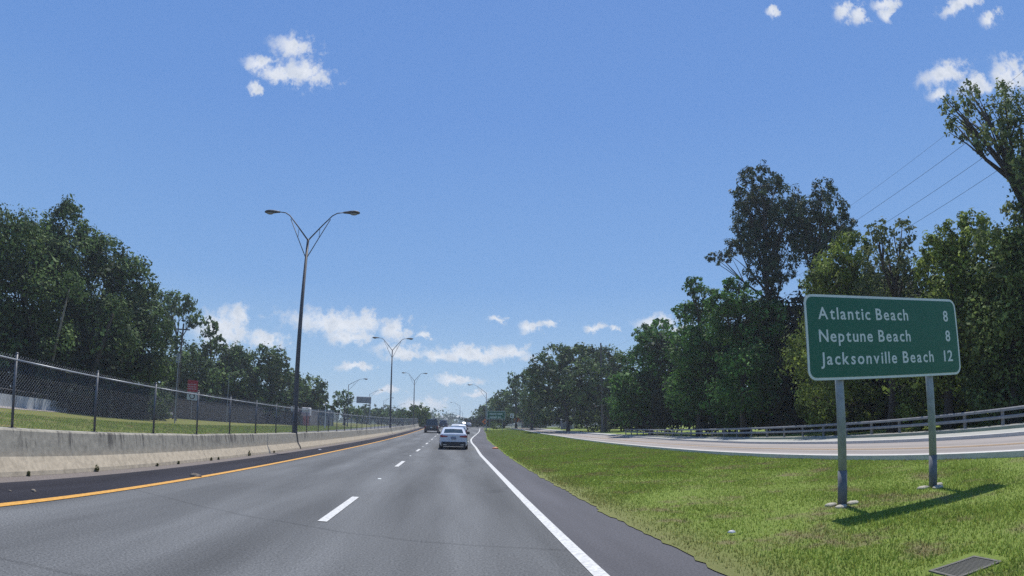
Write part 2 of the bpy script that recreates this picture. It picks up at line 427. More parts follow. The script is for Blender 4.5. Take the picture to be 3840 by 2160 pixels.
def barrier_mat():
    m, nt, b = node_mat('stained_barrier_concrete'); N, L = nt.nodes, nt.links
    tc = N.new('ShaderNodeTexCoord')
    sp = N.new('ShaderNodeSeparateXYZ'); L.new(tc.outputs['Object'], sp.inputs[0])
    # two pours: grey weathered upper wall, tan lower toe
    nz = N.new('ShaderNodeTexNoise'); nz.inputs['Scale'].default_value = 1.6; nz.inputs['Detail'].default_value = 7; nz.inputs['Roughness'].default_value = .6
    L.new(tc.outputs['Object'], nz.inputs['Vector'])
    hh = N.new('ShaderNodeMath'); hh.operation = 'MULTIPLY_ADD'; hh.inputs[1].default_value = .22; L.new(nz.outputs[0], hh.inputs[0]); L.new(sp.outputs[2], hh.inputs[2])
    st = N.new('ShaderNodeMapRange'); st.interpolation_type = 'SMOOTHSTEP'; L.new(hh.outputs[0], st.inputs[0]); st.inputs['From Min'].default_value = .36; st.inputs['From Max'].default_value = .62
    mx = N.new('ShaderNodeMix'); mx.data_type = 'RGBA'; L.new(st.outputs[0], mx.inputs['Factor'])
    mx.inputs['A'].default_value = (.42, .36, .27, 1); mx.inputs['B'].default_value = (.35, .325, .265, 1)
    # fine mottling
    n2 = N.new('ShaderNodeTexNoise'); n2.inputs['Scale'].default_value = 7; n2.inputs['Detail'].default_value = 8; n2.inputs['Roughness'].default_value = .7
    L.new(tc.outputs['Object'], n2.inputs['Vector'])
    r2 = N.new('ShaderNodeMapRange'); L.new(n2.outputs[0], r2.inputs[0]); r2.inputs['From Min'].default_value = .25; r2.inputs['From Max'].default_value = .75; r2.inputs['To Min'].default_value = .62; r2.inputs['To Max'].default_value = 1.32
    m2 = N.new('ShaderNodeMix'); m2.data_type = 'RGBA'; m2.blend_type = 'MULTIPLY'; m2.inputs['Factor'].default_value = 1; L.new(mx.outputs['Result'], m2.inputs['A']); L.new(r2.outputs[0], m2.inputs['B'])
    # dark vertical runs in the upper half
    mp = N.new('ShaderNodeMapping'); mp.inputs['Scale'].default_value = (1, 2.6, .30); L.new(tc.outputs['Object'], mp.inputs[0])
    n3 = N.new('ShaderNodeTexNoise'); n3.inputs['Scale'].default_value = 2.6; n3.inputs['Detail'].default_value = 8; n3.inputs['Roughness'].default_value = .75; L.new(mp.outputs[0], n3.inputs['Vector'])
    n4 = N.new('ShaderNodeTexNoise'); n4.inputs['Scale'].default_value = .33; n4.inputs['Detail'].default_value = 1; L.new(tc.outputs['Object'], n4.inputs['Vector'])
    s3 = N.new('ShaderNodeMath'); s3.operation = 'MULTIPLY_ADD'; s3.inputs[1].default_value = .55; L.new(n4.outputs[0], s3.inputs[0]); L.new(n3.outputs[0], s3.inputs[2])
    r3 = N.new('ShaderNodeMapRange'); r3.interpolation_type = 'SMOOTHSTEP'; L.new(s3.outputs[0], r3.inputs[0]); r3.inputs['From Min'].default_value = .80; r3.inputs['From Max'].default_value = .93; r3.inputs['To Max'].default_value = .85
    zt = N.new('ShaderNodeMapRange'); zt.interpolation_type = 'SMOOTHSTEP'; L.new(sp.outputs[2], zt.inputs[0]); zt.inputs['From Min'].default_value = .38; zt.inputs['From Max'].default_value = .62
    mm = N.new('ShaderNodeMath'); mm.operation = 'MULTIPLY'; L.new(r3.outputs[0], mm.inputs[0]); L.new(zt.outputs[0], mm.inputs[1])
    m3 = N.new('ShaderNodeMix'); m3.data_type = 'RGBA'; L.new(mm.outputs[0], m3.inputs['Factor']); L.new(m2.outputs['Result'], m3.inputs['A']); m3.inputs['B'].default_value = (.07, .065, .06, 1)
    L.new(m3.outputs['Result'], b.inputs['Base Color']); b.inputs['Roughness'].default_value = .9
    bp = N.new('ShaderNodeBump'); bp.inputs['Strength'].default_value = .4; bp.inputs['Distance'].default_value = .015
    L.new(n2.outputs[0], bp.inputs['Height']); L.new(bp.outputs[0], b.inputs['Normal'])
    return m
m_barrier = barrier_mat()

def grass_mat(name, ga, gb, dry, dry_pos=.60, blade=False):
    m, nt, b = node_mat(name); N, L = nt.nodes, nt.links
    tc = N.new('ShaderNodeTexCoord')
    n1 = N.new('ShaderNodeTexNoise'); n1.inputs['Scale'].default_value = .75; n1.inputs['Detail'].default_value = 9; n1.inputs['Roughness'].default_value = .70
    n2 = N.new('ShaderNodeTexNoise'); n2.inputs['Scale'].default_value = 13; n2.inputs['Detail'].default_value = 11; n2.inputs['Roughness'].default_value = .82
    for n in (n1, n2): L.new(tc.outputs['Object'], n.inputs['Vector'])
    c1 = N.new('ShaderNodeMix'); c1.data_type = 'RGBA'
    r = N.new('ShaderNodeMapRange'); L.new(n2.outputs[0], r.inputs[0]); r.inputs['From Min'].default_value = .35; r.inputs['From Max'].default_value = .65
    L.new(r.outputs[0], c1.inputs['Factor']); c1.inputs['A'].default_value = (*ga, 1); c1.inputs['B'].default_value = (*gb, 1)
    r1 = N.new('ShaderNodeMapRange'); r1.interpolation_type = 'SMOOTHSTEP'; L.new(n1.outputs[0], r1.inputs[0]); r1.inputs['From Min'].default_value = dry_pos-.07; r1.inputs['From Max'].default_value = dry_pos+.08; r1.inputs['To Max'].default_value = .8
    fac = r1.outputs[0]
    # trodden, drier turf beside the tarmac of the main road
    sp = N.new('ShaderNodeSeparateXYZ'); L.new(tc.outputs['Object'], sp.inputs[0])
    e = N.new('ShaderNodeMapRange'); e.interpolation_type = 'SMOOTHSTEP'; L.new(sp.outputs[0], e.inputs[0]); e.inputs['From Min'].default_value = 2.6; e.inputs['From Max'].default_value = 3.9; e.inputs['To Min'].default_value = .62; e.inputs['To Max'].default_value = 0
    yy = N.new('ShaderNodeMapRange'); L.new(sp.outputs[1], yy.inputs[0]); yy.inputs['From Min'].default_value = 14; yy.inputs['From Max'].default_value = 30; yy.inputs['To Min'].default_value = 1; yy.inputs['To Max'].default_value = 0
    ey = N.new('ShaderNodeMath'); ey.operation = 'MULTIPLY'; L.new(e.outputs[0], ey.inputs[0]); L.new(yy.outputs[0], ey.inputs[1])
    xr = N.new('ShaderNodeMath'); xr.operation = 'GREATER_THAN'; L.new(sp.outputs[0], xr.inputs[0]); xr.inputs[1].default_value = 0
    ex = N.new('ShaderNodeMath'); ex.operation = 'MULTIPLY'; L.new(ey.outputs[0], ex.inputs[0]); L.new(xr.outputs[0], ex.inputs[1])
    nn = N.new('ShaderNodeMath'); nn.operation = 'MULTIPLY'; L.new(ex.outputs[0], nn.inputs[0]); L.new(n2.outputs[0], nn.inputs[1])
    n15 = N.new('ShaderNodeMath'); n15.operation = 'MULTIPLY'; L.new(nn.outputs[0], n15.inputs[0]); n15.inputs[1].default_value = 1.7
    mx = N.new('ShaderNodeMath'); mx.operation = 'MAXIMUM'; L.new(fac, mx.inputs[0]); L.new(n15.outputs[0], mx.inputs[1]); mx.use_clamp = True
    c2 = N.new('ShaderNodeMix'); c2.data_type = 'RGBA'; L.new(mx.outputs[0], c2.inputs['Factor']); L.new(c1.outputs['Result'], c2.inputs['A']); c2.inputs['B'].default_value = (*dry, 1)
    res = c2.outputs['Result']
    if blade:
        at = N.new('ShaderNodeAttribute'); at.attribute_name = 'tint'
        m4 = N.new('ShaderNodeMix'); m4.data_type = 'RGBA'; m4.blend_type = 'MULTIPLY'; m4.inputs['Factor'].default_value = 1
        L.new(res, m4.inputs['A']); L.new(at.outputs['Color'], m4.inputs['B']); res = m4.outputs['Result']
        df = N.new('ShaderNodeBsdfDiffuse'); tr = N.new('ShaderNodeBsdfTranslucent'); ms = N.new('ShaderNodeMixShader'); ms.inputs[0].default_value = .48
        L.new(res, df.inputs[0]); L.new(res, tr.inputs[0]); L.new(df.outputs[0], ms.inputs[1]); L.new(tr.outputs[0], ms.inputs[2])
        L.new(ms.outputs[0], N['Material Output'].inputs[0])
    else:
        L.new(res, b.inputs['Base Color']); b.inputs['Roughness'].default_value = .95; b.inputs['Specular IOR Level'].default_value = .1
        bp = N.new('ShaderNodeBump'); bp.inputs['Strength'].default_value = .8; bp.inputs['Distance'].default_value = .05
        L.new(n2.outputs[0], bp.inputs['Height']); L.new(bp.outputs[0], b.inputs['Normal'])
    return m
m_turf = grass_mat('turf', (.125, .175, .038), (.23, .295, .07), (.20, .165, .095), .57)
m_blade = grass_mat('grass_blades', (.165, .255, .050), (.31, .42, .095), (.27, .225, .13), .57, blade=True)
m_turf_left = grass_mat('median_turf', (.10, .125, .03), (.19, .20, .055), (.22, .17, .08), .55)
m_earth = mat('bare_earth', (.06, .075, .03), .95, noise=.3, scale=.8)

def leaf_mat(name, dark, light, trans=.30):
    m, nt, b = node_mat(name); N, L = nt.nodes, nt.links
    at = N.new('ShaderNodeAttribute'); at.attribute_name = 'tint'
    sp = N.new('ShaderNodeSeparateColor'); L.new(at.outputs['Color'], sp.inputs[0])
    mx = N.new('ShaderNodeMix'); mx.data_type = 'RGBA'; L.new(sp.outputs[0], mx.inputs['Factor']); mx.inputs['A'].default_value = (*dark, 1); mx.inputs['B'].default_value = (*light, 1)
    tr = N.new('ShaderNodeBsdfTranslucent'); ms = N.new('ShaderNodeMixShader'); ms.inputs[0].default_value = trans
    b.inputs['Roughness'].default_value = .72; b.inputs['Specular IOR Level'].default_value = .22
    L.new(mx.outputs['Result'], b.inputs['Base Color']); L.new(mx.outputs['Result'], tr.inputs[0])
    L.new(b.outputs[0], ms.inputs[1]); L.new(tr.outputs[0], ms.inputs[2]); L.new(ms.outputs[0], N['Material Output'].inputs[0])
    return m
LEAF = {
 'oak': leaf_mat('oak_leaves', (.013, .027, .011), (.165, .255, .075), .25),
 'loose': leaf_mat('loose_leaves', (.018, .038, .013), (.17, .27, .075), .30),
 'vine': leaf_mat('vine_leaves', (.013, .038, .010), (.155, .33, .070), .30),
 'pine': leaf_mat('pine_needles', (.013, .026, .014), (.115, .165, .078), .16),
 'mixed': leaf_mat('mixed_leaves', (.018, .034, .012), (.21, .29, .085), .32),
 'light': leaf_mat('pale_leaves', (.06, .085, .035), (.17, .20, .085), .35),
 'yellow': leaf_mat('yellow_green_leaves', (.026, .052, .012), (.33, .42, .09), .36),
 'airy': leaf_mat('airy_leaves', (.045, .065, .028), (.25, .31, .12), .40),
 'bright': leaf_mat('bright_leaves', (.05, .085, .02), (.15, .22, .05), .32),
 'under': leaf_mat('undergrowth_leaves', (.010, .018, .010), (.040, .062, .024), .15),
 'weed': leaf_mat('weed_leaves', (.07, .08, .03), (.19, .18, .08), .3),
}
m_bark = mat('dark_bark', (.055, .045, .038), .95, noise=.35, scale=5, stretch=(5, 5, .6), bump=.6)
m_bark_pale = mat('pale_bark', (.20, .18, .15), .95, noise=.3, scale=5, stretch=(5, 5, .6), bump=.6)

# ---------------------------------------------------------------- the ground and the roads
strip('ground', -900, 1200, -.06, m_earth, -60, 4500)
RSH = [(-12, 2.75), (20, 2.75), (30, 2.95), (61, 3.9), (92, 5.6), (129, 7.4), (155, 9.0), (300, 16)]      # edge of the tarmac
RWH = [(-12, 1.50), (30, 1.55), (40, 1.72), (52, 1.80), (60, 2.05), (69, 2.6), (79, 3.3), (101, 4.9), (140, 7.0), (160, 8.2)]   # white line
KB = [(-12, 12.5), (9, 12.3), (15, 11.95), (24, 11.7), (30, 11.85), (42, 12.1), (58, 12.7), (72, 13.3), (84, 13.5), (116, 14.6), (145, 15.0), (400, 18)]     # kerb of the side road, outer face
KFAR = [(-12, 17.5), (22, 17.4), (30, 17.4), (41, 18.1), (66, 19.6), (90, 19.8), (120, 19.4), (150, 19.4), (400, 22)]
strip('main_road', -6.9, RWH, 0, m_lane, -12, 900, nx=8)
strip('left_shoulder', -7.45, -6.9, -.002, m_shoulder, -12, 900)
left_inner = strip('left_shoulder', -6.9, -6.02, .004, m_shoulder, -12, 900)
strip('gutter', -8.2, -7.45, -.006, m_gutter, -12, 300, nx=2)
strip('right_shoulder', RWH, RSH, 0, m_rshoulder, -12, 160, nx=2)
strip('main_road', 8.2, 16, -.004, m_lane, 160, 900)
strip('opposite_carriageway', -17.2, -8.9, 0, m_far_lane, -12, 900, nx=4)
_rg = random.Random(31)
RAG = []; _y = -12.0; _w = 0
while _y < 150:
    _w = .75*_w+.25*_rg.uniform(-.16, .05)*(1.5 if _rg.random() < .1 else 1)
    RAG.append((_y, interp(RSH, _y)+_w+_rg.uniform(-.035, .035))); _y += .18 if _y < 45 else 1.5
YS_SAVE = list(YS); YS.extend([a for a, b in RAG]); YS.sort()
strip('grass_verge', RAG, [(y, x) for y, x in KB], .012, m_turf, -12, 150, nx=5)
YS[:] = YS_SAVE
strip('grass_median', [(-12, -27), (30, -31), (52, -36.5), (69, -39), (86, -40), (107, -41.5), (200, -45)], -17.2, .012, m_turf_left, -12, 200, nx=4)
strip('side_road_left', [(-12, -33), (30, -37), (52, -43), (107, -52), (200, -60)], [(-12, -27), (30, -31), (52, -36.5), (69, -39), (86, -40), (107, -41.5), (200, -45)], .03, m_frontage, -12, 200, nx=2)
KBi = [(y, x+.28) for y, x in KB]
strip('frontage_road', KBi, KFAR, .05, m_frontage, -12, 160, nx=6)
kb = strip('kerb', KB, KBi, .16, m_kerb, -12, 150, side=.17)
FK = [(y, x+.02) for y, x in KFAR]
strip('kerb', FK, [(y, x+.25) for y, x in FK], .17, m_kerb, -12, 140, side=.18)
strip('sidewalk', [(y, x+.25) for y, x in FK], [(y, x+1.75) for y, x in FK], .165, m_walk, -12, 140)
strip('grass_verge', [(y, x+1.75) for y, x in FK], [(y, x+40) for y, x in FK], .10, m_turf, -12, 160, nx=4)
# paint
strip('yellow_line', -6.10, -5.93, .010, m_yellow, -12, 400)
strip('white_line', [(y, x-.08) for y, x in RWH], [(y, x+.08) for y, x in RWH], .008, m_white, -12, 142)
strip('white_line', [(y, 1.45+(y-48)*.004) for y in (48, 140)], [(y, 1.57+(y-48)*.004) for y in (48, 140)], .008, m_white, 52, 140)
ymid = [(-12, 15.0), (13, 14.95), (30, 14.8), (40, 15.2), (65, 16.4), (101, 16.9), (140, 17.1)]
strip('yellow_line', [(y, x-.17) for y, x in ymid], [(y, x-.05) for y, x in ymid], .058, m_yellow2, -12, 150)
strip('yellow_line', [(y, x+.05) for y, x in ymid], [(y, x+.17) for y, x in ymid], .058, m_yellow2, -12, 150)
for k in range(12):
    y0 = 8.66+k*12.0-12.0
    strip('lane_dash', -2.07, -1.92, .010, m_white, y0, y0+3.15)
ORD = ['nearest', 'second nearest', 'third', 'fourth', 'fifth', 'sixth', 'seventh', 'eighth']
for k in range(6):
    Y = 15.85+k*12.0
    o = MB().add([(-.05,-.05,0),(.05,-.05,0),(.05,.05,0),(-.05,.05,0),(-.04,-.02,.018),(.04,-.02,.018),(.04,.02,.018),(-.04,.02,.018)],
             [(0,1,5,4),(1,2,6,5),(2,3,7,6),(3,0,4,7),(4,5,6,7)]).build('road_reflector', m_signwhite, loc=(-2.0, Y, zg(Y)+.008))
    tag(o, 'small white raised road reflector just beyond the %s white lane dash' % ORD[k], 'reflector', 'raised reflectors along the lane dashes')

# ---------------------------------------------------------------- vegetation builders
def leaf_cloud(name, blobs, size, mats, cover=2.0, seed=1, parent=None, sub=.30, kmul=1.0, flat=.0, needles=False, inner=.45, up=.35):
    rng = np.random.default_rng(seed)
    B = np.array(blobs, float)
    c = B[:, :3]; r = np.stack([B[:, 3], B[:, 3]*.5+B[:, 4]*.5, B[:, 4]], 1)
    area = math.pi*r[:, 0]*r[:, 2]
    n = int(max(200, cover*area.sum()/(size*size*.22)))
    n = min(n, 90000)
    per = area/area.sum()
    # sub-clumps, most of them near the surface of each blob
    K = np.maximum(6, (54*kmul*np.sqrt(area/area.mean())).astype(int))
    cl_c, cl_r, cl_w, cl_t = [], [], [], []
    for i in range(len(B)):
        d = rng.normal(size=(K[i], 3)); d /= np.linalg.norm(d, axis=1)[:, None]
        f = rng.uniform(inner, 1.0, K[i])**.6*np.where(rng.uniform(0, 1, K[i]) < .22, rng.uniform(1.0, 1.22, K[i]), 1.0)
        cl_c.append(c[i]+d*r[i]*f[:, None])
        s = r[i].min()*sub*rng.uniform(.6, 1.35, K[i]); cl_r.append(s)
        cl_w.append(s*s*per[i]/K[i]/(s*s).mean())
        cl_t.append(rng.uniform(0, 1, K[i]))
    cl_c = np.concatenate(cl_c); cl_r = np.concatenate(cl_r); cl_w = np.concatenate(cl_w); cl_t = np.concatenate(cl_t)
    idx = rng.choice(len(cl_c), n, p=cl_w/cl_w.sum())
    off = rng.normal(size=(n, 3)); off /= np.linalg.norm(off, axis=1)[:, None]
    off *= (rng.uniform(0, 1, n)**.45)[:, None]*1.15
    if flat: off[:, 2] *= (1-flat)
    p = cl_c[idx]+off*cl_r[idx][:, None]
    nrm = rng.normal(size=(n, 3))*.50+off*.95; nrm[:, 2] += up
    nrm /= np.linalg.norm(nrm, axis=1)[:, None]
    a = rng.normal(size=(n, 3)); a -= (a*nrm).sum(1)[:, None]*nrm; a /= np.linalg.norm(a, axis=1)[:, None]
    b = np.cross(nrm, a)
    L = size*np.clip(rng.lognormal(-.05, .38, n), .4, 2.3); W = L*(rng.uniform(.34, .50, n) if needles else rng.uniform(.45, .75, n))
    V = np.empty((n, 4, 3))
    V[:, 0] = p-a*L[:, None]*.5; V[:, 1] = p+b*W[:, None]*.5+a*L[:, None]*.05
    V[:, 2] = p+a*L[:, None]*.5; V[:, 3] = p-b*W[:, None]*.5+a*L[:, None]*.05
    me = bpy.data.meshes.new(name)
    me.vertices.add(n*4); me.loops.add(n*4); me.polygons.add(n)
    me.vertices.foreach_set('co', V.reshape(-1))
    me.loops.foreach_set('vertex_index', np.arange(n*4, dtype=np.int32))
    me.polygons.foreach_set('loop_start', np.arange(0, n*4, 4, dtype=np.int32))
    me.update()
    t = np.clip(cl_t[idx]*.6+rng.uniform(0, .4, n), 0, 1)**1.35
    col = np.ones((n, 4, 4)); col[:, :, 0] = t[:, None]; col[:, :, 1] = t[:, None]; col[:, :, 2] = t[:, None]
    at = me.color_attributes.new('tint', 'FLOAT_COLOR', 'POINT'); at.data.foreach_set('color', col.reshape(-1))
    me.materials.append(mats)
    o = bpy.data.objects.new(name, me); COL.objects.link(o)
    if parent is not None: o.parent = parent
    return o

def tree(name, kind, base, blobs, size, label, seed, cover=2.0, trunk_r=.28, group=None, pale=False, lean=0, cat='tree', sub=.30, kmul=1.0):
    root = empty(name, base)
    tag(root, label, cat, group)
    bx, by, bz = base
    rel = [(x-bx, y-by, z-bz, rx, rz) for x, y, z, rx, rz in blobs]
    top = max(b[2] for b in rel)
    zs = sorted(rel, key=lambda b: b[2])
    rng = random.Random(seed)
    cxm = sum(b[0]*b[3] for b in rel)/sum(b[3] for b in rel); cym = sum(b[1]*b[3] for b in rel)/sum(b[3] for b in rel)
    T = MB(); T.smooth = True
    H = top*.86; npt = 7
    path = []
    for i in range(npt):
        f = i/(npt-1)
        path.append((cxm*f**1.3+rng.uniform(-.12, .12)*f*3, cym*f**1.3+rng.uniform(-.12, .12)*f*3, H*f-.1))
    T.tube(path, [trunk_r*(1.25 if i == 0 else 1)*(1-.8*i/(npt-1)) for i in range(npt)], 8)
    for b in rel:
        f0 = max(.22, min(.8, (b[2]-b[3]*.9)/H*.8)) if H > 0 else .5
        k = f0*(npt-1); i = min(npt-2, int(k)); q = k-i
        s = [path[i][j]*(1-q)+path[i+1][j]*q for j in range(3)]
        e = (b[0], b[1], b[2]+b[4]*.3)
        mid = ((s[0]+e[0])/2+rng.uniform(-.3, .3), (s[1]+e[1])/2+rng.uniform(-.3, .3), (s[2]+e[2])/2-abs(e[0]-s[0])*.12)
        r0 = trunk_r*(.42 if kind != 'pine' else .26)
        T.tube([s, mid, e], [r0, r0*.6, r0*.18], 6)
        for w in range(3):
            an = rng.uniform(0, 6.28); ee = (e[0]+math.cos(an)*b[3]*.8, e[1]+math.sin(an)*b[3]*.8, b[2]+rng.uniform(-.4, .8)*b[4])
            T.tube([mid, ((mid[0]+ee[0])/2, (mid[1]+ee[1])/2, (mid[2]+ee[2])/2+.1), ee], [r0*.4, r0*.25, r0*.08], 5)
    T.build('trunk', m_bark_pale if pale else m_bark, root)
    leaf_cloud('crown', rel, size, LEAF[kind], cover=cover, seed=seed, parent=root, sub=sub, kmul=kmul, needles=(kind == 'pine'))
    return root

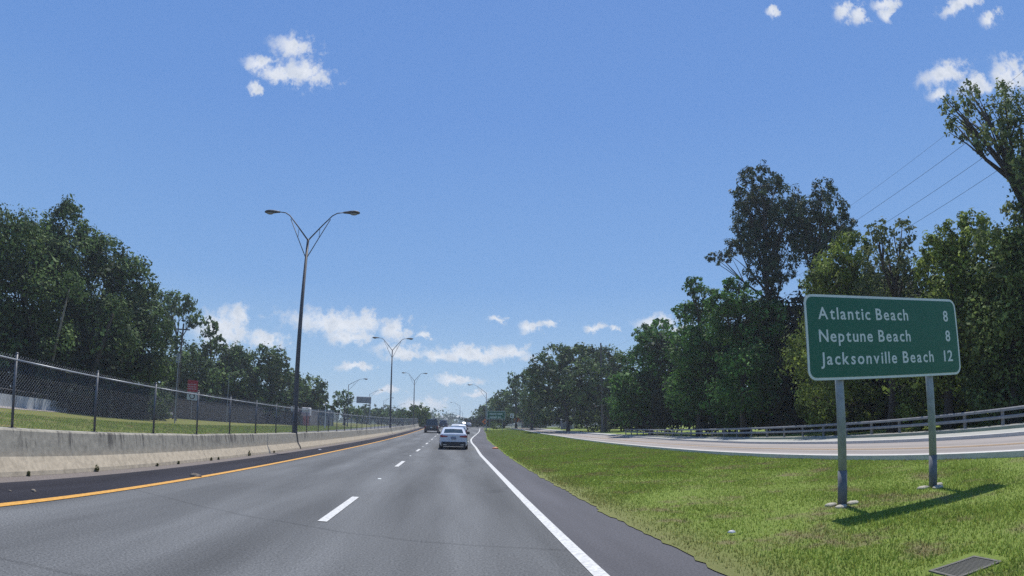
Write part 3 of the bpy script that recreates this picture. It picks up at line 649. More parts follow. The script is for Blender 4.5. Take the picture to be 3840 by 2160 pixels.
TREES = [
    ('oak_tree', 'oak', 57, (-37.8, 42.7, 0.01), [(-39.79, 37.9, 12.29, 4.46, 4.46), (-42.24, 37.25, 9.67, 4.54, 4.54), (-39.94, 41.62, 14.04, 3.45, 3.14), (-41.74, 41.77, 8.58, 6.32, 4.11), (-41.54, 37.01, 4.79, 4.44, 3.85), (-38.44, 42.08, 5.97, 4.56, 2.73), (-45.66, 41.29, -0.41, 4.14, 1.96), (-40.96, 45.95, 0.37, 4.14, 1.96), (-43.32, 43.74, -1.17, 5.27, 1.47)]),
    ('oak_tree', 'oak', 60, (-36.5, 47.6, 0.02), [(-38.4, 43.25, 16.98, 2.29, 2.7), (-38.66, 44.94, 14.48, 4.19, 3.55), (-37.42, 47.82, 12.53, 4.59, 3.94), (-39.17, 48.26, 8.22, 5.65, 3.66), (-33.57, 47.98, 8.25, 3.45, 3.13), (-41.23, 49.99, 0.77, 3.54, 2.07), (-36.69, 53.41, 1.32, 3.54, 2.07), (-38.93, 51.8, -0.22, 4.51, 1.55)]),
    ('oak_tree', 'oak', 62, (-33.7, 52.0, 0.03), [(-35.56, 48.04, 15.7, 2.61, 2.22), (-34.26, 50.78, 13.75, 2.82, 2.99), (-34.86, 52.17, 10.01, 3.7, 3.7), (-34.11, 54.43, 12.39, 1.73, 2.42), (-31.04, 51.95, 9.77, 1.95, 1.95), (-32.88, 52.57, 6.59, 3.64, 3.31), (-35.99, 52.3, 4.14, 3.72, 3.04), (-38.17, 55.01, 1.42, 2.85, 2.14), (-34.33, 57.49, 1.78, 2.85, 2.14), (-36.2, 56.33, 0.27, 3.63, 1.6)]),
    ('pine_tree', 'loose', 92, (-42.7, 81.5, 0.2), [(-42.16, 78.03, 17.26, 2.63, 1.82), (-41.18, 81.03, 15.86, 1.66, 1.66), (-46.1, 80.89, 17.93, 2.11, 2.26), (-48.01, 82.34, 15.52, 2.56, 2.56), (-43.21, 78.71, 9.2, 4.31, 3.35), (-41.37, 82.17, 6.79, 4.41, 3.92), (-46.25, 82.08, 6.01, 4.01, 4.01)]),
    ('pine_tree', 'loose', 95, (-39.3, 86.5, 0.24), [(-38.94, 82.89, 14.64, 1.67, 1.48), (-38.11, 85.78, 12.61, 1.41, 1.21), (-41.54, 86.7, 11.85, 1.75, 1.75), (-41.08, 89.44, 9.93, 4.2, 2.63), (-39.66, 83.81, 5.86, 4.93, 3.45), (-37.04, 87.48, 7.7, 3.04, 3.04)]),
    ('oak_tree', 'oak', 100, (-37.3, 92.8, 0.29), [(-36.68, 89.15, 10.15, 2.83, 2.57), (-35.15, 92.34, 9.67, 3.16, 2.9), (-38.05, 93.77, 6.85, 4.31, 3.23), (-41.1, 95.1, 4.92, 3.86, 2.75), (-34.87, 91.16, 4.65, 3.63, 2.6), (-42.56, 99.26, 4.21, 2.93, 1.81), (-38.71, 100.83, 4.33, 2.93, 1.81), (-40.49, 100.12, 0.89, 4.98, 1.49)]),
    ('oak_tree', 'oak', 104, (-32.8, 98.7, 0.35), [(-32.62, 94.8, 11.3, 3.21, 2.41), (-30.99, 97.97, 9.58, 2.47, 2.74), (-34.47, 99.44, 7.53, 4.48, 3.36), (-31.83, 102.94, 6.46, 3.44, 3.44), (-32.63, 96.12, 4.2, 4.32, 2.16), (-37.08, 106.02, 4.46, 2.72, 1.81), (-33.43, 107.23, 4.75, 2.72, 1.81), (-35.13, 106.68, 1.43, 4.62, 1.55)]),
    ('oak_tree', 'oak', 118, (-29.8, 114.2, 0.51), [(-30.8, 109.5, 7.57, 2.72, 2.72), (-28.92, 112.94, 8.03, 3.1, 2.61), (-27.7, 116.16, 5.44, 2.03, 2.41), (-31.57, 118.1, 4.74, 5.2, 2.6), (-34.06, 122.8, 4.89, 2.5, 1.81), (-30.64, 123.7, 5.12, 2.5, 1.81), (-32.24, 123.29, 1.94, 4.25, 1.76)]),
    ('bushy_tree', 'loose', 130, (-24.5, 127.7, 0.65), [(-25.24, 122.75, 6.55, 1.0, 1.6), (-23.79, 126.22, 6.9, 1.37, 1.78), (-25.2, 129.12, 4.39, 2.66, 1.82), (-22.96, 132.71, 3.48, 2.0, 1.72)]),
    ('bushy_tree', 'oak', 190, (-28.4, 187.9, 0.9), [(-27.82, 181.03, 4.31, 3.12, 2.53), (-30.23, 185.27, 3.3, 2.59, 2.0), (-33.13, 202.51, 3.49, 1.81, 1.81), (-30.6, 202.91, 3.61, 1.81, 1.81), (-31.86, 202.71, 3.25, 3.08, 2.84)]),
    ('bushy_tree', 'oak', 195, (-24.6, 193.4, 0.9), [(-24.17, 186.42, 4.08, 3.0, 2.2), (-28.02, 208.73, 4.41, 1.34, 1.81), (-26.13, 208.97, 4.49, 1.34, 1.81), (-27.06, 208.85, 3.54, 2.28, 2.91)]),
    ('bushy_tree', 'oak', 200, (-21.5, 198.8, 0.9), [(-21.0, 191.65, 3.8, 2.87, 1.84), (-24.43, 214.61, 4.06, 1.29, 1.81), (-22.62, 214.81, 4.13, 1.29, 1.81), (-23.52, 214.72, 3.76, 2.19, 2.99)]),
    ('bushy_tree', 'oak', 205, (-19.1, 204.1, 0.9), [(-18.46, 196.76, 3.43, 2.73, 1.68), (-21.54, 220.35, 3.63, 1.22, 1.81), (-19.82, 220.51, 3.69, 1.22, 1.81), (-20.69, 220.43, 3.94, 2.08, 3.06)]),
    ('bushy_tree', 'loose', 170, (-14.5, 169.4, 0.9), [(-14.19, 163.26, 5.03, 1.05, 1.22), (-14.67, 167.32, 3.25, 1.61, 1.61)]),
    ('bushy_tree', 'bright', 150, (-8.6, 149.8, 0.9), [(-9.94, 144.26, 4.43, 1.54, 1.85), (-7.95, 147.99, 4.17, 2.36, 2.36), (-6.55, 151.66, 2.57, 1.45, 1.61), (-9.77, 155.09, 2.26, 2.48, 1.82), (-10.38, 161.67, 2.3, 1.82, 1.81), (-7.82, 161.81, 2.37, 1.82, 1.81), (-9.12, 161.74, 3.51, 3.09, 2.24)]),
    ('bushy_tree', 'oak', 240, (10.3, 239.8, 0.9), [(9.92, 231.15, 2.79, 1.97, 1.72), (11.83, 236.82, 3.62, 1.76, 1.76), (8.94, 242.72, 1.96, 1.29, 1.29), (10.29, 259.0, 1.95, 1.63, 1.81), (12.59, 258.89, 1.98, 1.63, 1.81), (11.41, 258.95, 5.21, 2.76, 3.58)]),
    ('oak_tree', 'oak', 185, (12.3, 184.6, 0.9), [(11.39, 177.98, 6.41, 2.84, 2.47), (13.21, 182.3, 8.97, 2.14, 1.75), (10.66, 186.92, 4.01, 2.59, 2.19), (14.05, 191.14, 4.51, 3.06, 2.65), (11.67, 199.46, 4.24, 2.12, 1.81), (14.66, 199.26, 4.26, 2.12, 1.81), (13.16, 199.37, 4.43, 3.6, 2.76)]),
    ('oak_tree', 'oak', 150, (13.8, 149.4, 0.89), [(12.96, 144.02, 8.42, 2.46, 2.62), (11.9, 147.72, 5.94, 2.68, 2.36), (14.33, 151.12, 4.29, 3.63, 2.1), (13.08, 161.47, 4.5, 2.01, 1.81), (15.91, 161.22, 4.52, 2.01, 1.81), (14.49, 161.35, 3.93, 3.41, 2.24)]),
    ('pine_tree', 'loose', 135, (15.3, 134.1, 0.72), [(13.98, 129.39, 12.29, 1.39, 1.67), (15.71, 132.45, 10.6, 2.13, 2.13), (14.81, 135.82, 8.86, 2.47, 2.18), (16.48, 138.89, 5.96, 3.35, 2.98)]),
    ('oak_tree', 'oak', 125, (17.6, 123.7, 0.61), [(16.46, 119.37, 12.13, 1.8, 2.06), (17.15, 122.3, 8.64, 2.63, 3.02), (18.15, 125.19, 4.64, 3.03, 2.69), (18.2, 133.77, 4.96, 1.4, 1.81), (20.16, 133.49, 4.95, 1.4, 1.81), (19.18, 133.63, 3.54, 2.38, 1.87)]),
    ('oak_tree', 'oak', 98, (20.0, 95.9, 0.32), [(15.13, 93.25, 11.46, 2.52, 2.52), (18.24, 95.09, 13.35, 2.85, 2.18), (21.69, 96.77, 13.59, 2.92, 2.12), (17.9, 99.94, 9.24, 4.33, 2.98), (20.86, 93.35, 8.71, 4.08, 3.06), (14.53, 96.92, 8.59, 1.57, 2.35), (19.54, 98.43, 6.82, 3.74, 2.14), (18.02, 104.29, 6.69, 3.35, 1.81), (22.69, 103.38, 6.37, 3.35, 1.81), (20.34, 103.87, 3.08, 5.69, 1.46)]),
    ('oak_tree', 'oak', 95, (25.4, 91.5, 0.28), [(22.3, 88.82, 8.74, 3.91, 3.42), (26.45, 90.06, 6.19, 4.0, 3.0), (23.47, 93.23, 12.66, 2.57, 2.47), (26.75, 94.72, 12.85, 2.63, 2.37), (27.49, 88.55, 10.78, 2.23, 2.38), (25.52, 91.51, 8.6, 4.05, 2.53), (29.64, 92.65, 7.67, 2.85, 3.11), (27.43, 87.37, 4.4, 2.44, 1.95), (25.34, 99.42, 4.93, 3.31, 1.81), (29.86, 98.16, 4.81, 3.31, 1.81), (27.58, 98.82, 2.88, 5.63, 1.42)]),
    ('vine_covered_tree', 'vine', 66.3, (22.8, 62.3, 0.07), [(19.48, 60.87, 5.82, 1.81, 1.81), (20.21, 62.31, 3.44, 2.22, 1.85), (22.75, 63.12, 12.13, 1.53, 1.15), (24.85, 64.03, 12.77, 1.89, 1.34), (22.2, 60.78, 10.93, 1.66, 1.33), (24.84, 61.47, 11.49, 1.29, 1.14), (22.6, 64.02, 8.9, 2.31, 1.93), (23.53, 59.43, 7.66, 2.9, 2.39), (21.42, 61.9, 5.34, 2.04, 2.22), (24.88, 62.31, 4.39, 3.41, 3.03), (22.6, 67.94, 4.2, 2.92, 2.43), (26.74, 66.42, 3.86, 2.92, 2.43), (24.65, 67.23, 2.53, 3.71, 1.82)]),
    ('vine_covered_tree', 'vine', 54.0, (22.8, 49.0, 0.02), [(22.05, 47.16, 14.26, 0.97, 0.82), (21.67, 48.75, 11.93, 0.98, 0.98), (24.18, 49.01, 13.6, 1.33, 1.14), (24.12, 50.48, 11.53, 2.25, 1.76), (22.0, 47.89, 8.14, 2.7, 2.25), (24.61, 48.07, 7.84, 2.76, 2.61), (23.65, 49.98, 4.76, 3.44, 2.5), (23.81, 53.24, 3.47, 2.12, 1.98), (26.7, 51.85, 3.15, 2.12, 1.98), (25.23, 52.58, 2.1, 2.7, 1.48)]),
    ('vine_covered_tree', 'vine', 46.3, (22.8, 40.3, 0.0), [(20.77, 39.51, 10.74, 1.29, 1.03), (24.79, 38.44, 9.19, 1.31, 1.57), (22.09, 41.32, 9.5, 1.61, 1.61), (23.66, 41.73, 12.78, 1.17, 0.83), (23.35, 38.69, 10.72, 1.2, 1.04), (22.91, 40.23, 9.5, 2.12, 1.75), (24.8, 40.41, 7.68, 2.16, 2.29), (22.29, 38.67, 4.66, 2.78, 2.53), (23.39, 44.19, 3.01, 2.1, 1.7), (26.15, 42.62, 2.67, 2.1, 1.69), (24.75, 43.45, 1.81, 2.67, 1.27)]),
    ('pine_tree', 'pine', 49.8, (27.0, 41.9, 0.01), [(26.54, 40.0, 22.29, 2.22, 1.17), (25.62, 42.01, 21.29, 1.46, 1.13), (28.79, 41.37, 21.28, 2.88, 1.58), (28.07, 43.29, 20.21, 2.92, 1.75), (28.65, 39.27, 18.78, 1.92, 1.37), (26.41, 42.22, 17.13, 2.22, 1.39), (29.26, 41.77, 16.36, 1.98, 1.69), (25.79, 40.49, 13.88, 1.58, 1.32), (27.91, 40.52, 13.77, 1.08, 1.08), (26.14, 43.09, 18.95, 1.42, 1.42), (29.11, 42.6, 18.83, 2.6, 1.73), (29.23, 38.84, 19.42, 1.1, 1.38), (23.5, 43.91, 15.95, 1.43, 0.61), (25.68, 44.06, 16.96, 1.56, 0.96), (25.74, 40.53, 15.35, 1.46, 1.06), (27.05, 41.1, 13.12, 0.81, 1.61), (27.44, 42.27, 11.52, 0.71, 1.37)]),
    ('pine_tree', 'pine', 47.2, (27.0, 38.7, 0.0), [(29.3, 34.81, 19.38, 1.17, 0.93), (28.81, 36.67, 18.06, 1.31, 1.31), (30.39, 36.85, 16.55, 2.13, 1.6), (29.49, 39.0, 16.27, 1.09, 1.36), (29.95, 35.0, 17.9, 1.87, 1.25), (31.42, 35.22, 16.62, 1.18, 0.9), (30.02, 37.88, 16.9, 1.72, 1.4), (29.6, 34.56, 14.76, 1.61, 0.91), (28.72, 36.74, 14.36, 1.29, 0.98), (30.0, 37.17, 13.19, 1.31, 0.89)]),
    ('broadleaf_tree', 'yellow', 36.1, (22.8, 28.0, 0.0), [(23.41, 25.75, 11.07, 1.53, 1.02), (22.92, 27.33, 10.03, 1.86, 1.24), (23.35, 28.1, 9.01, 2.32, 1.47), (24.59, 28.18, 7.71, 3.21, 2.35), (21.92, 27.59, 4.61, 2.8, 2.4), (23.62, 31.02, 2.21, 1.89, 1.32), (25.82, 29.21, 1.85, 1.89, 1.32), (24.71, 30.16, 1.25, 2.4, 0.99)]),
    ('broadleaf_tree', 'light', 32.6, (22.8, 23.3, 0.0), [(22.26, 22.18, 10.86, 0.73, 0.8), (23.84, 21.66, 10.82, 0.75, 0.78), (23.63, 23.03, 9.73, 1.72, 1.08), (23.89, 23.87, 8.37, 2.01, 1.46), (23.46, 21.5, 8.69, 0.87, 0.87)]),
    ('broadleaf_tree', 'yellow', 29.7, (22.8, 19.0, 0.0), [(22.12, 18.18, 8.66, 0.75, 0.75), (23.37, 17.75, 9.28, 1.03, 0.86), (24.74, 17.07, 9.83, 0.88, 0.74), (24.19, 19.02, 7.9, 1.95, 1.51), (23.77, 16.6, 7.86, 1.67, 1.51), (23.42, 18.26, 4.86, 2.87, 2.53), (22.71, 20.22, 4.22, 2.07, 2.24), (23.77, 21.54, 1.49, 1.87, 1.09), (25.57, 19.37, 1.09, 1.87, 1.09), (24.67, 20.5, 0.68, 2.39, 0.82)]),
    ('broadleaf_tree', 'mixed', 27.3, (22.8, 15.0, 0.0), [(22.2, 14.13, 7.05, 1.37, 1.37), (23.35, 13.51, 5.64, 1.85, 2.31), (23.1, 15.15, 3.67, 2.19, 2.35), (23.61, 15.58, 1.8, 2.4, 1.76), (24.2, 16.84, 1.04, 1.36, 1.0), (25.32, 15.11, 0.7, 1.37, 1.0), (24.76, 16.01, 0.33, 1.74, 0.75)]),
    ('broadleaf_tree', 'airy', 27, (23.6, 13.1, 0.0), [(21.62, 14.49, 14.37, 0.49, 0.52), (22.17, 14.83, 13.45, 0.65, 0.59), (23.4, 14.12, 15.24, 0.62, 0.68), (23.88, 14.57, 14.09, 0.98, 0.81), (22.71, 13.37, 12.3, 1.06, 0.7), (23.9, 12.57, 13.89, 0.87, 1.26), (24.66, 12.5, 12.87, 1.11, 1.75), (22.88, 12.41, 10.74, 0.88, 0.73), (23.46, 12.69, 9.27, 1.03, 1.33), (23.61, 13.75, 8.86, 0.68, 0.75), (25.09, 12.38, 11.12, 1.26, 1.88)]),
]
UG_R = [(21.8, 68.2, 4.2, 1.9, 0.6), (21.9, 67.2, 3.3, 1.9, 0.6), (21.3, 68.0, 2.4, 1.9, 0.6), (21.8, 68.5, 1.5, 1.9, 0.6), (23.4, 63.2, 6.8, 1.8, 1.1), (22.7, 64.2, 5.2, 1.8, 1.2), (23.0, 63.5, 3.5, 1.8, 1.1), (22.3, 63.5, 2.0, 1.8, 1.1), (23.3, 58.6, 9.4, 1.7, 1.6), (23.5, 58.6, 6.6, 1.7, 1.6), (23.1, 57.2, 4.2, 1.6, 1.6), (23.8, 58.7, 2.5, 1.7, 1.6), (24.0, 53.3, 8.9, 1.6, 1.6), (23.6, 54.5, 6.2, 1.6, 1.6), (24.1, 54.5, 4.7, 1.6, 1.6), (23.8, 54.8, 2.5, 1.6, 1.6), (25.1, 51.9, 8.4, 1.6, 1.6), (25.8, 52.6, 6.4, 1.7, 1.7), (25.3, 52.4, 4.7, 1.7, 1.7), (25.1, 51.5, 2.0, 1.6, 1.6), (26.1, 49.3, 9.0, 1.7, 1.7), (24.8, 47.3, 6.5, 1.6, 1.6), (25.0, 47.3, 3.9, 1.6, 1.6), (25.0, 47.6, 2.3, 1.6, 1.6), (26.6, 47.3, 8.8, 1.8, 1.8), (25.1, 45.3, 6.4, 1.7, 1.7), (26.8, 47.2, 4.6, 1.7, 1.7), (27.1, 47.4, 2.2, 1.7, 1.7), (27.0, 44.2, 9.4, 1.8, 1.8), (26.3, 43.9, 6.9, 1.8, 1.8), (26.1, 42.8, 4.6, 1.7, 1.7), (27.7, 45.1, 2.2, 1.8, 1.8), (27.8, 41.2, 9.2, 1.8, 1.8), (27.6, 41.9, 6.7, 1.8, 1.8), (28.1, 42.8, 4.4, 1.9, 1.9), (27.6, 42.3, 2.1, 1.8, 1.8), (28.7, 40.5, 9.6, 2.0, 2.0), (27.0, 38.2, 6.6, 1.8, 1.8), (26.8, 38.3, 4.3, 1.8, 1.8), (26.9, 38.4, 1.9, 1.8, 1.8), (29.0, 37.6, 9.3, 2.0, 2.0), (28.7, 38.1, 6.7, 1.9, 1.9), (28.3, 38.2, 4.7, 1.9, 1.9), (28.4, 37.3, 2.0, 1.9, 1.9), (28.9, 35.0, 9.1, 1.9, 1.9), (29.0, 35.9, 6.8, 2.0, 2.0), (29.2, 36.4, 4.4, 2.0, 2.0), (28.8, 36.6, 1.8, 1.9, 1.9), (30.0, 34.3, 9.4, 2.0, 2.0), (29.1, 33.7, 6.7, 1.9, 1.9), (29.0, 33.3, 4.3, 1.9, 1.9), (28.8, 33.9, 1.5, 1.9, 1.9), (29.8, 31.0, 9.0, 2.0, 2.0), (29.6, 31.6, 6.2, 2.0, 2.0), (29.4, 32.2, 4.3, 2.0, 2.0), (29.9, 33.0, 1.4, 2.0, 2.0), (30.6, 30.6, 8.9, 2.0, 2.0), (29.6, 29.6, 6.0, 1.9, 1.9), (30.1, 31.0, 4.0, 2.0, 2.0), (29.3, 30.2, 1.6, 1.9, 1.9), (31.1, 28.9, 8.5, 2.0, 2.0), (30.8, 29.3, 6.4, 2.0, 2.0), (29.9, 28.0, 3.3, 1.9, 1.9), (29.4, 27.7, 1.1, 1.8, 1.8), (30.7, 26.4, 7.7, 1.9, 1.9), (29.7, 26.1, 5.7, 1.8, 1.8), (30.0, 26.9, 3.7, 1.8, 1.8), (28.7, 25.9, 1.1, 1.8, 1.8), (31.4, 25.0, 7.5, 1.9, 1.9), (30.3, 24.6, 5.1, 1.8, 1.8), (28.9, 24.5, 3.1, 1.7, 1.7), (29.7, 25.1, 1.0, 1.8, 1.8), (30.3, 23.1, 6.9, 1.8, 1.8), (30.7, 23.8, 5.2, 1.8, 1.8), (29.4, 22.9, 2.8, 1.7, 1.7), (30.3, 24.1, 0.9, 1.8, 1.8), (31.1, 22.3, 6.8, 1.8, 1.8), (28.9, 20.5, 4.4, 1.6, 1.6), (28.9, 20.9, 2.5, 1.6, 1.6), (29.8, 22.0, 0.9, 1.7, 1.7), (30.9, 20.4, 6.5, 1.7, 1.7), (29.0, 19.7, 4.6, 1.6, 1.6), (31.0, 21.3, 2.8, 1.7, 1.7), (30.0, 20.2, 0.8, 1.6, 1.6), (29.7, 18.3, 6.1, 1.6, 1.6), (29.7, 18.4, 4.1, 1.6, 1.6), (28.9, 18.4, 2.4, 1.6, 1.6), (29.5, 18.8, 0.4, 1.6, 1.6), (29.6, 17.1, 5.9, 1.6, 1.6), (29.7, 17.1, 3.8, 1.6, 1.6), (29.7, 17.2, 2.1, 1.6, 1.6), (30.2, 18.0, 0.4, 1.6, 1.6)]
UG_L = [(-43.7, 32.8, 3.7, 1.7, 1.7), (-42.6, 32.7, 1.9, 1.6, 1.6), (-43.3, 32.8, -0.1, 1.6, 1.6), (-43.6, 33.4, -2.1, 1.7, 1.7), (-43.0, 35.3, 4.3, 1.7, 1.7), (-43.8, 35.4, 2.2, 1.7, 1.7), (-43.0, 35.5, 0.3, 1.7, 1.7), (-43.0, 35.1, -1.7, 1.7, 1.7), (-42.9, 36.9, 4.8, 1.7, 1.7), (-42.7, 37.3, 2.5, 1.7, 1.7), (-41.3, 36.7, 0.5, 1.7, 1.7), (-42.3, 37.9, -1.2, 1.7, 1.7), (-39.9, 37.4, 5.1, 1.7, 1.7), (-40.8, 37.7, 2.5, 1.7, 1.7), (-40.6, 38.3, 1.1, 1.7, 1.7), (-40.8, 38.4, -0.9, 1.7, 1.7), (-40.1, 39.9, 4.9, 1.7, 1.7), (-40.4, 40.9, 3.0, 1.7, 1.7), (-40.2, 40.6, 1.5, 1.7, 1.7), (-39.2, 40.3, -1.0, 1.7, 1.7), (-39.2, 41.7, 5.8, 1.7, 1.7), (-37.6, 40.1, 3.6, 1.7, 1.7), (-37.3, 40.5, 1.2, 1.7, 1.7), (-37.3, 40.7, -0.4, 1.7, 1.7), (-38.4, 43.0, 5.6, 1.8, 1.8), (-36.8, 41.1, 3.6, 1.7, 1.7), (-37.8, 43.6, 1.9, 1.7, 1.7), (-37.7, 44.1, -0.3, 1.8, 1.8), (-36.6, 43.8, 6.4, 1.7, 1.7), (-36.3, 43.3, 4.2, 1.7, 1.7), (-35.0, 43.0, 2.2, 1.7, 1.7), (-36.4, 45.4, 0.1, 1.8, 1.8), (-34.7, 45.4, 6.5, 1.7, 1.7), (-35.1, 45.6, 4.2, 1.7, 1.7), (-35.5, 46.6, 2.1, 1.8, 1.8), (-35.0, 46.1, 0.2, 1.7, 1.7), (-35.7, 48.9, 6.4, 1.7, 1.7), (-33.6, 46.9, 4.1, 1.6, 1.6), (-33.6, 46.9, 2.1, 1.6, 1.6), (-33.4, 47.2, 0.2, 1.6, 1.6), (-34.2, 51.2, 6.0, 1.6, 1.6), (-34.4, 51.3, 3.9, 1.6, 1.6), (-34.5, 51.0, 2.5, 1.6, 1.5), (-33.2, 51.1, 0.6, 1.6, 1.5), (-33.0, 53.1, 5.8, 1.7, 1.4), (-33.5, 53.6, 4.0, 1.7, 1.4), (-33.7, 54.1, 2.3, 1.7, 1.4), (-33.8, 53.9, 0.3, 1.7, 1.4), (-39.1, 67.1, 6.2, 2.1, 1.5), (-38.5, 66.2, 4.3, 2.0, 1.5), (-37.6, 66.3, 2.6, 2.0, 1.5), (-38.1, 66.4, -0.1, 2.0, 1.5), (-45.8, 87.4, 6.7, 2.6, 1.6), (-46.1, 87.6, 3.6, 2.6, 1.6), (-46.9, 87.5, 2.5, 2.6, 1.6), (-47.2, 88.3, -0.5, 2.7, 1.7), (-46.4, 93.1, 6.5, 2.8, 1.6), (-44.8, 92.4, 3.8, 2.7, 1.6), (-46.3, 93.2, 2.4, 2.8, 1.6), (-45.4, 92.3, 0.3, 2.7, 1.6), (-44.6, 98.8, 6.3, 2.9, 1.5), (-45.1, 98.7, 4.9, 2.9, 1.5), (-42.9, 97.9, 1.6, 2.8, 1.5), (-42.5, 97.5, -0.2, 2.8, 1.5), (-41.8, 103.3, 5.6, 3.0, 1.5), (-41.9, 102.3, 4.5, 2.9, 1.4), (-42.6, 102.8, 3.0, 3.0, 1.4), (-41.8, 101.4, 0.0, 2.9, 1.4), (-39.5, 108.8, 5.7, 3.1, 1.4), (-39.1, 107.9, 3.6, 3.1, 1.3), (-40.4, 106.1, 1.9, 3.0, 1.3), (-40.1, 107.3, 0.4, 3.0, 1.3), (-37.7, 112.2, 4.9, 3.1, 1.2), (-38.1, 112.8, 4.4, 3.2, 1.3), (-37.2, 111.5, 2.0, 3.1, 1.2), (-38.2, 112.7, 0.7, 3.2, 1.2), (-35.8, 117.4, 4.9, 3.3, 1.1), (-33.6, 115.2, 3.4, 3.2, 1.1), (-33.9, 115.3, 1.9, 3.2, 1.1), (-35.1, 116.4, 1.4, 3.2, 1.1), (-32.1, 121.7, 5.1, 3.3, 1.0), (-32.5, 119.5, 4.4, 3.3, 1.0), (-32.9, 122.1, 3.2, 3.4, 1.0), (-30.8, 121.2, 1.9, 3.3, 1.0)]
UG_F = [(7.6, 189.5, 3.4, 5.0, 0.5), (8.9, 188.5, 2.6, 5.0, 0.4), (6.8, 189.2, 1.4, 5.0, 0.4), (12.9, 176.1, 3.8, 4.7, 0.9), (14.9, 176.5, 3.9, 4.7, 0.9), (12.7, 177.3, 2.3, 4.7, 0.9), (18.2, 162.8, 5.8, 4.4, 1.3), (16.8, 162.7, 4.0, 4.3, 1.3), (17.6, 163.5, 4.0, 4.4, 1.3), (21.6, 149.6, 6.9, 4.0, 1.6), (22.1, 148.0, 4.3, 4.0, 1.6), (22.6, 149.6, 3.2, 4.0, 1.6), (26.2, 140.7, 8.5, 3.8, 1.7), (24.6, 141.9, 4.5, 3.8, 1.7), (25.7, 141.9, 3.5, 3.8, 1.7), (28.6, 135.6, 8.4, 3.7, 1.9), (29.2, 135.8, 4.8, 3.7, 1.9), (30.2, 136.5, 2.4, 3.7, 1.9), (32.6, 129.5, 9.0, 3.6, 2.0), (33.0, 128.5, 4.9, 3.5, 2.0), (32.6, 129.4, 3.6, 3.5, 2.0), (34.4, 120.6, 8.8, 3.3, 2.0), (35.0, 120.5, 4.8, 3.3, 2.0), (34.9, 120.7, 3.2, 3.3, 2.0), (36.7, 116.3, 8.2, 3.2, 2.2), (35.4, 114.1, 5.6, 3.2, 2.1), (37.5, 116.1, 3.3, 3.2, 2.1), (40.1, 109.4, 8.2, 3.1, 2.1), (38.3, 108.8, 6.2, 3.1, 2.1), (37.5, 108.4, 3.3, 3.1, 2.0)]

# ---------------------------------------------------------------- concrete barrier and chain link fence
LAMP_Y = (29.2, 76.1, 123.0)
BX = -8.27
prof = [(.37, -.10), (.37, 0), (.35, .08), (.20, .33), (.125, .80), (.10, .835), (-.10, .835), (-.125, .80), (-.20, .33), (-.35, .08), (-.37, -.10)]
bar = empty('concrete_barrier', (0, 0, 0))
tag(bar, 'long stained concrete median barrier running along the left shoulder under the wire fence', 'barrier')
ends = [-6, 5.6, 17.3, 29.2, 40.9, 52.6, 64.3, 76.1, 87.8, 99.5, 111.2, 123.0, 132, 140]
for a, b in zip(ends, ends[1:]):
    ga = .15 if a in LAMP_Y else .008
    gb = .15 if b in LAMP_Y else .008
    n = 8; rings = []
    for i in range(n+1):
        Y = a+ga+(b-gb-a-ga)*i/n
        j = .02 if i in (0, n) else 0
        rings.append([(BX+x*(1-j*1.2), Y, z+zg(Y)-(j if z > .5 else 0)) for x, z in prof])
    o = fix_normals(MB().loft(rings).build('barrier_segment', m_barrier, bar))

fence = empty('chain_link_fence', (0, 0, 0))
tag(fence, 'tall grey chain link fence standing on top of the concrete median barrier', 'fence')
P0, PS, NP = 5.60, 2.90, 47
FT = 2.10                                   # top rail height
pm = MB(); pm.tube([(0, 0, .80), (0, 0, 2.21)], .030, 8); pm.ellipsoid((0, 0, 2.22), (.035, .035, .03), 8, 5); pm.box(-.06, .06, -.06, .06, .832, .845)
pme = pm.mesh('post', m_post, True)
rm = MB(); rm.tube([(0, 0, FT), (0, PS, FT)], .021, 6); rme = rm.mesh('top_rail', m_galv, True)
wm = MB()
pitch = .080; h0, h1 = .86, 2.185
hh = h1-h0; slope = 1.0; rr = .0012
def wire(p, q, x, t=rr):
    p = Vector((x, p[0], p[1])); q = Vector((x, q[0], q[1]))
    d = (q-p).normalized(); s = Vector((1, 0, 0)).cross(d)*t*1.5
    e = Vector((t, 0, 0))
    wm.add([p-s, p+s, p+e*1.4, q-s, q+s, q+e*1.4], [(0, 3, 5, 2), (2, 5, 4, 1), (1, 4, 3, 0)])
k = -int(hh/pitch)-1
while k*pitch < PS:
    for sgn in (1, -1):
        y0 = k*pitch if sgn == 1 else k*pitch+hh
        z0 = h0 if True else h1
        # line y = y0 + sgn*(z-h0)
        za, zb = h0, h1
        ya, yb = y0, y0+sgn*(hh)
        lo, hi = 0.0, PS
        def zat(y): return h0+(y-y0)*sgn
        ys = sorted((ya, yb)); a = max(ys[0], lo); b = min(ys[1], hi)
        if b-a > .02: wire((a, zat(a)), (b, zat(b)), -.012 if sgn == 1 else -.006)
    k += 1
wme = wm.mesh('wire_mesh', m_galv)
for i in range(NP):
    Y = P0+i*PS
    o = bpy.data.objects.new('post', pme); COL.objects.link(o); o.parent = fence; o.location = (BX, Y, zg(Y))
    o.rotation_euler = (random.uniform(-.008, .008), random.uniform(-.01, .01), 0)
    if i == NP-1: break
    sl_ = math.atan2(zg(Y+PS)-zg(Y), PS)
    for nm, me in (('top_rail', rme), ('wire_mesh', wme)):
        o = bpy.data.objects.new(nm, me); COL.objects.link(o); o.parent = fence
        o.location = (BX, Y, zg(Y)); o.rotation_euler = (sl_, 0, 0)
for i, me in ((1, rme), (1, wme), (2, rme), (2, wme)):      # the fence runs on beside and behind the camera
    o = bpy.data.objects.new('top_rail' if me is rme else 'wire_mesh', me); COL.objects.link(o); o.parent = fence; o.location = (BX, P0-i*PS, 0)
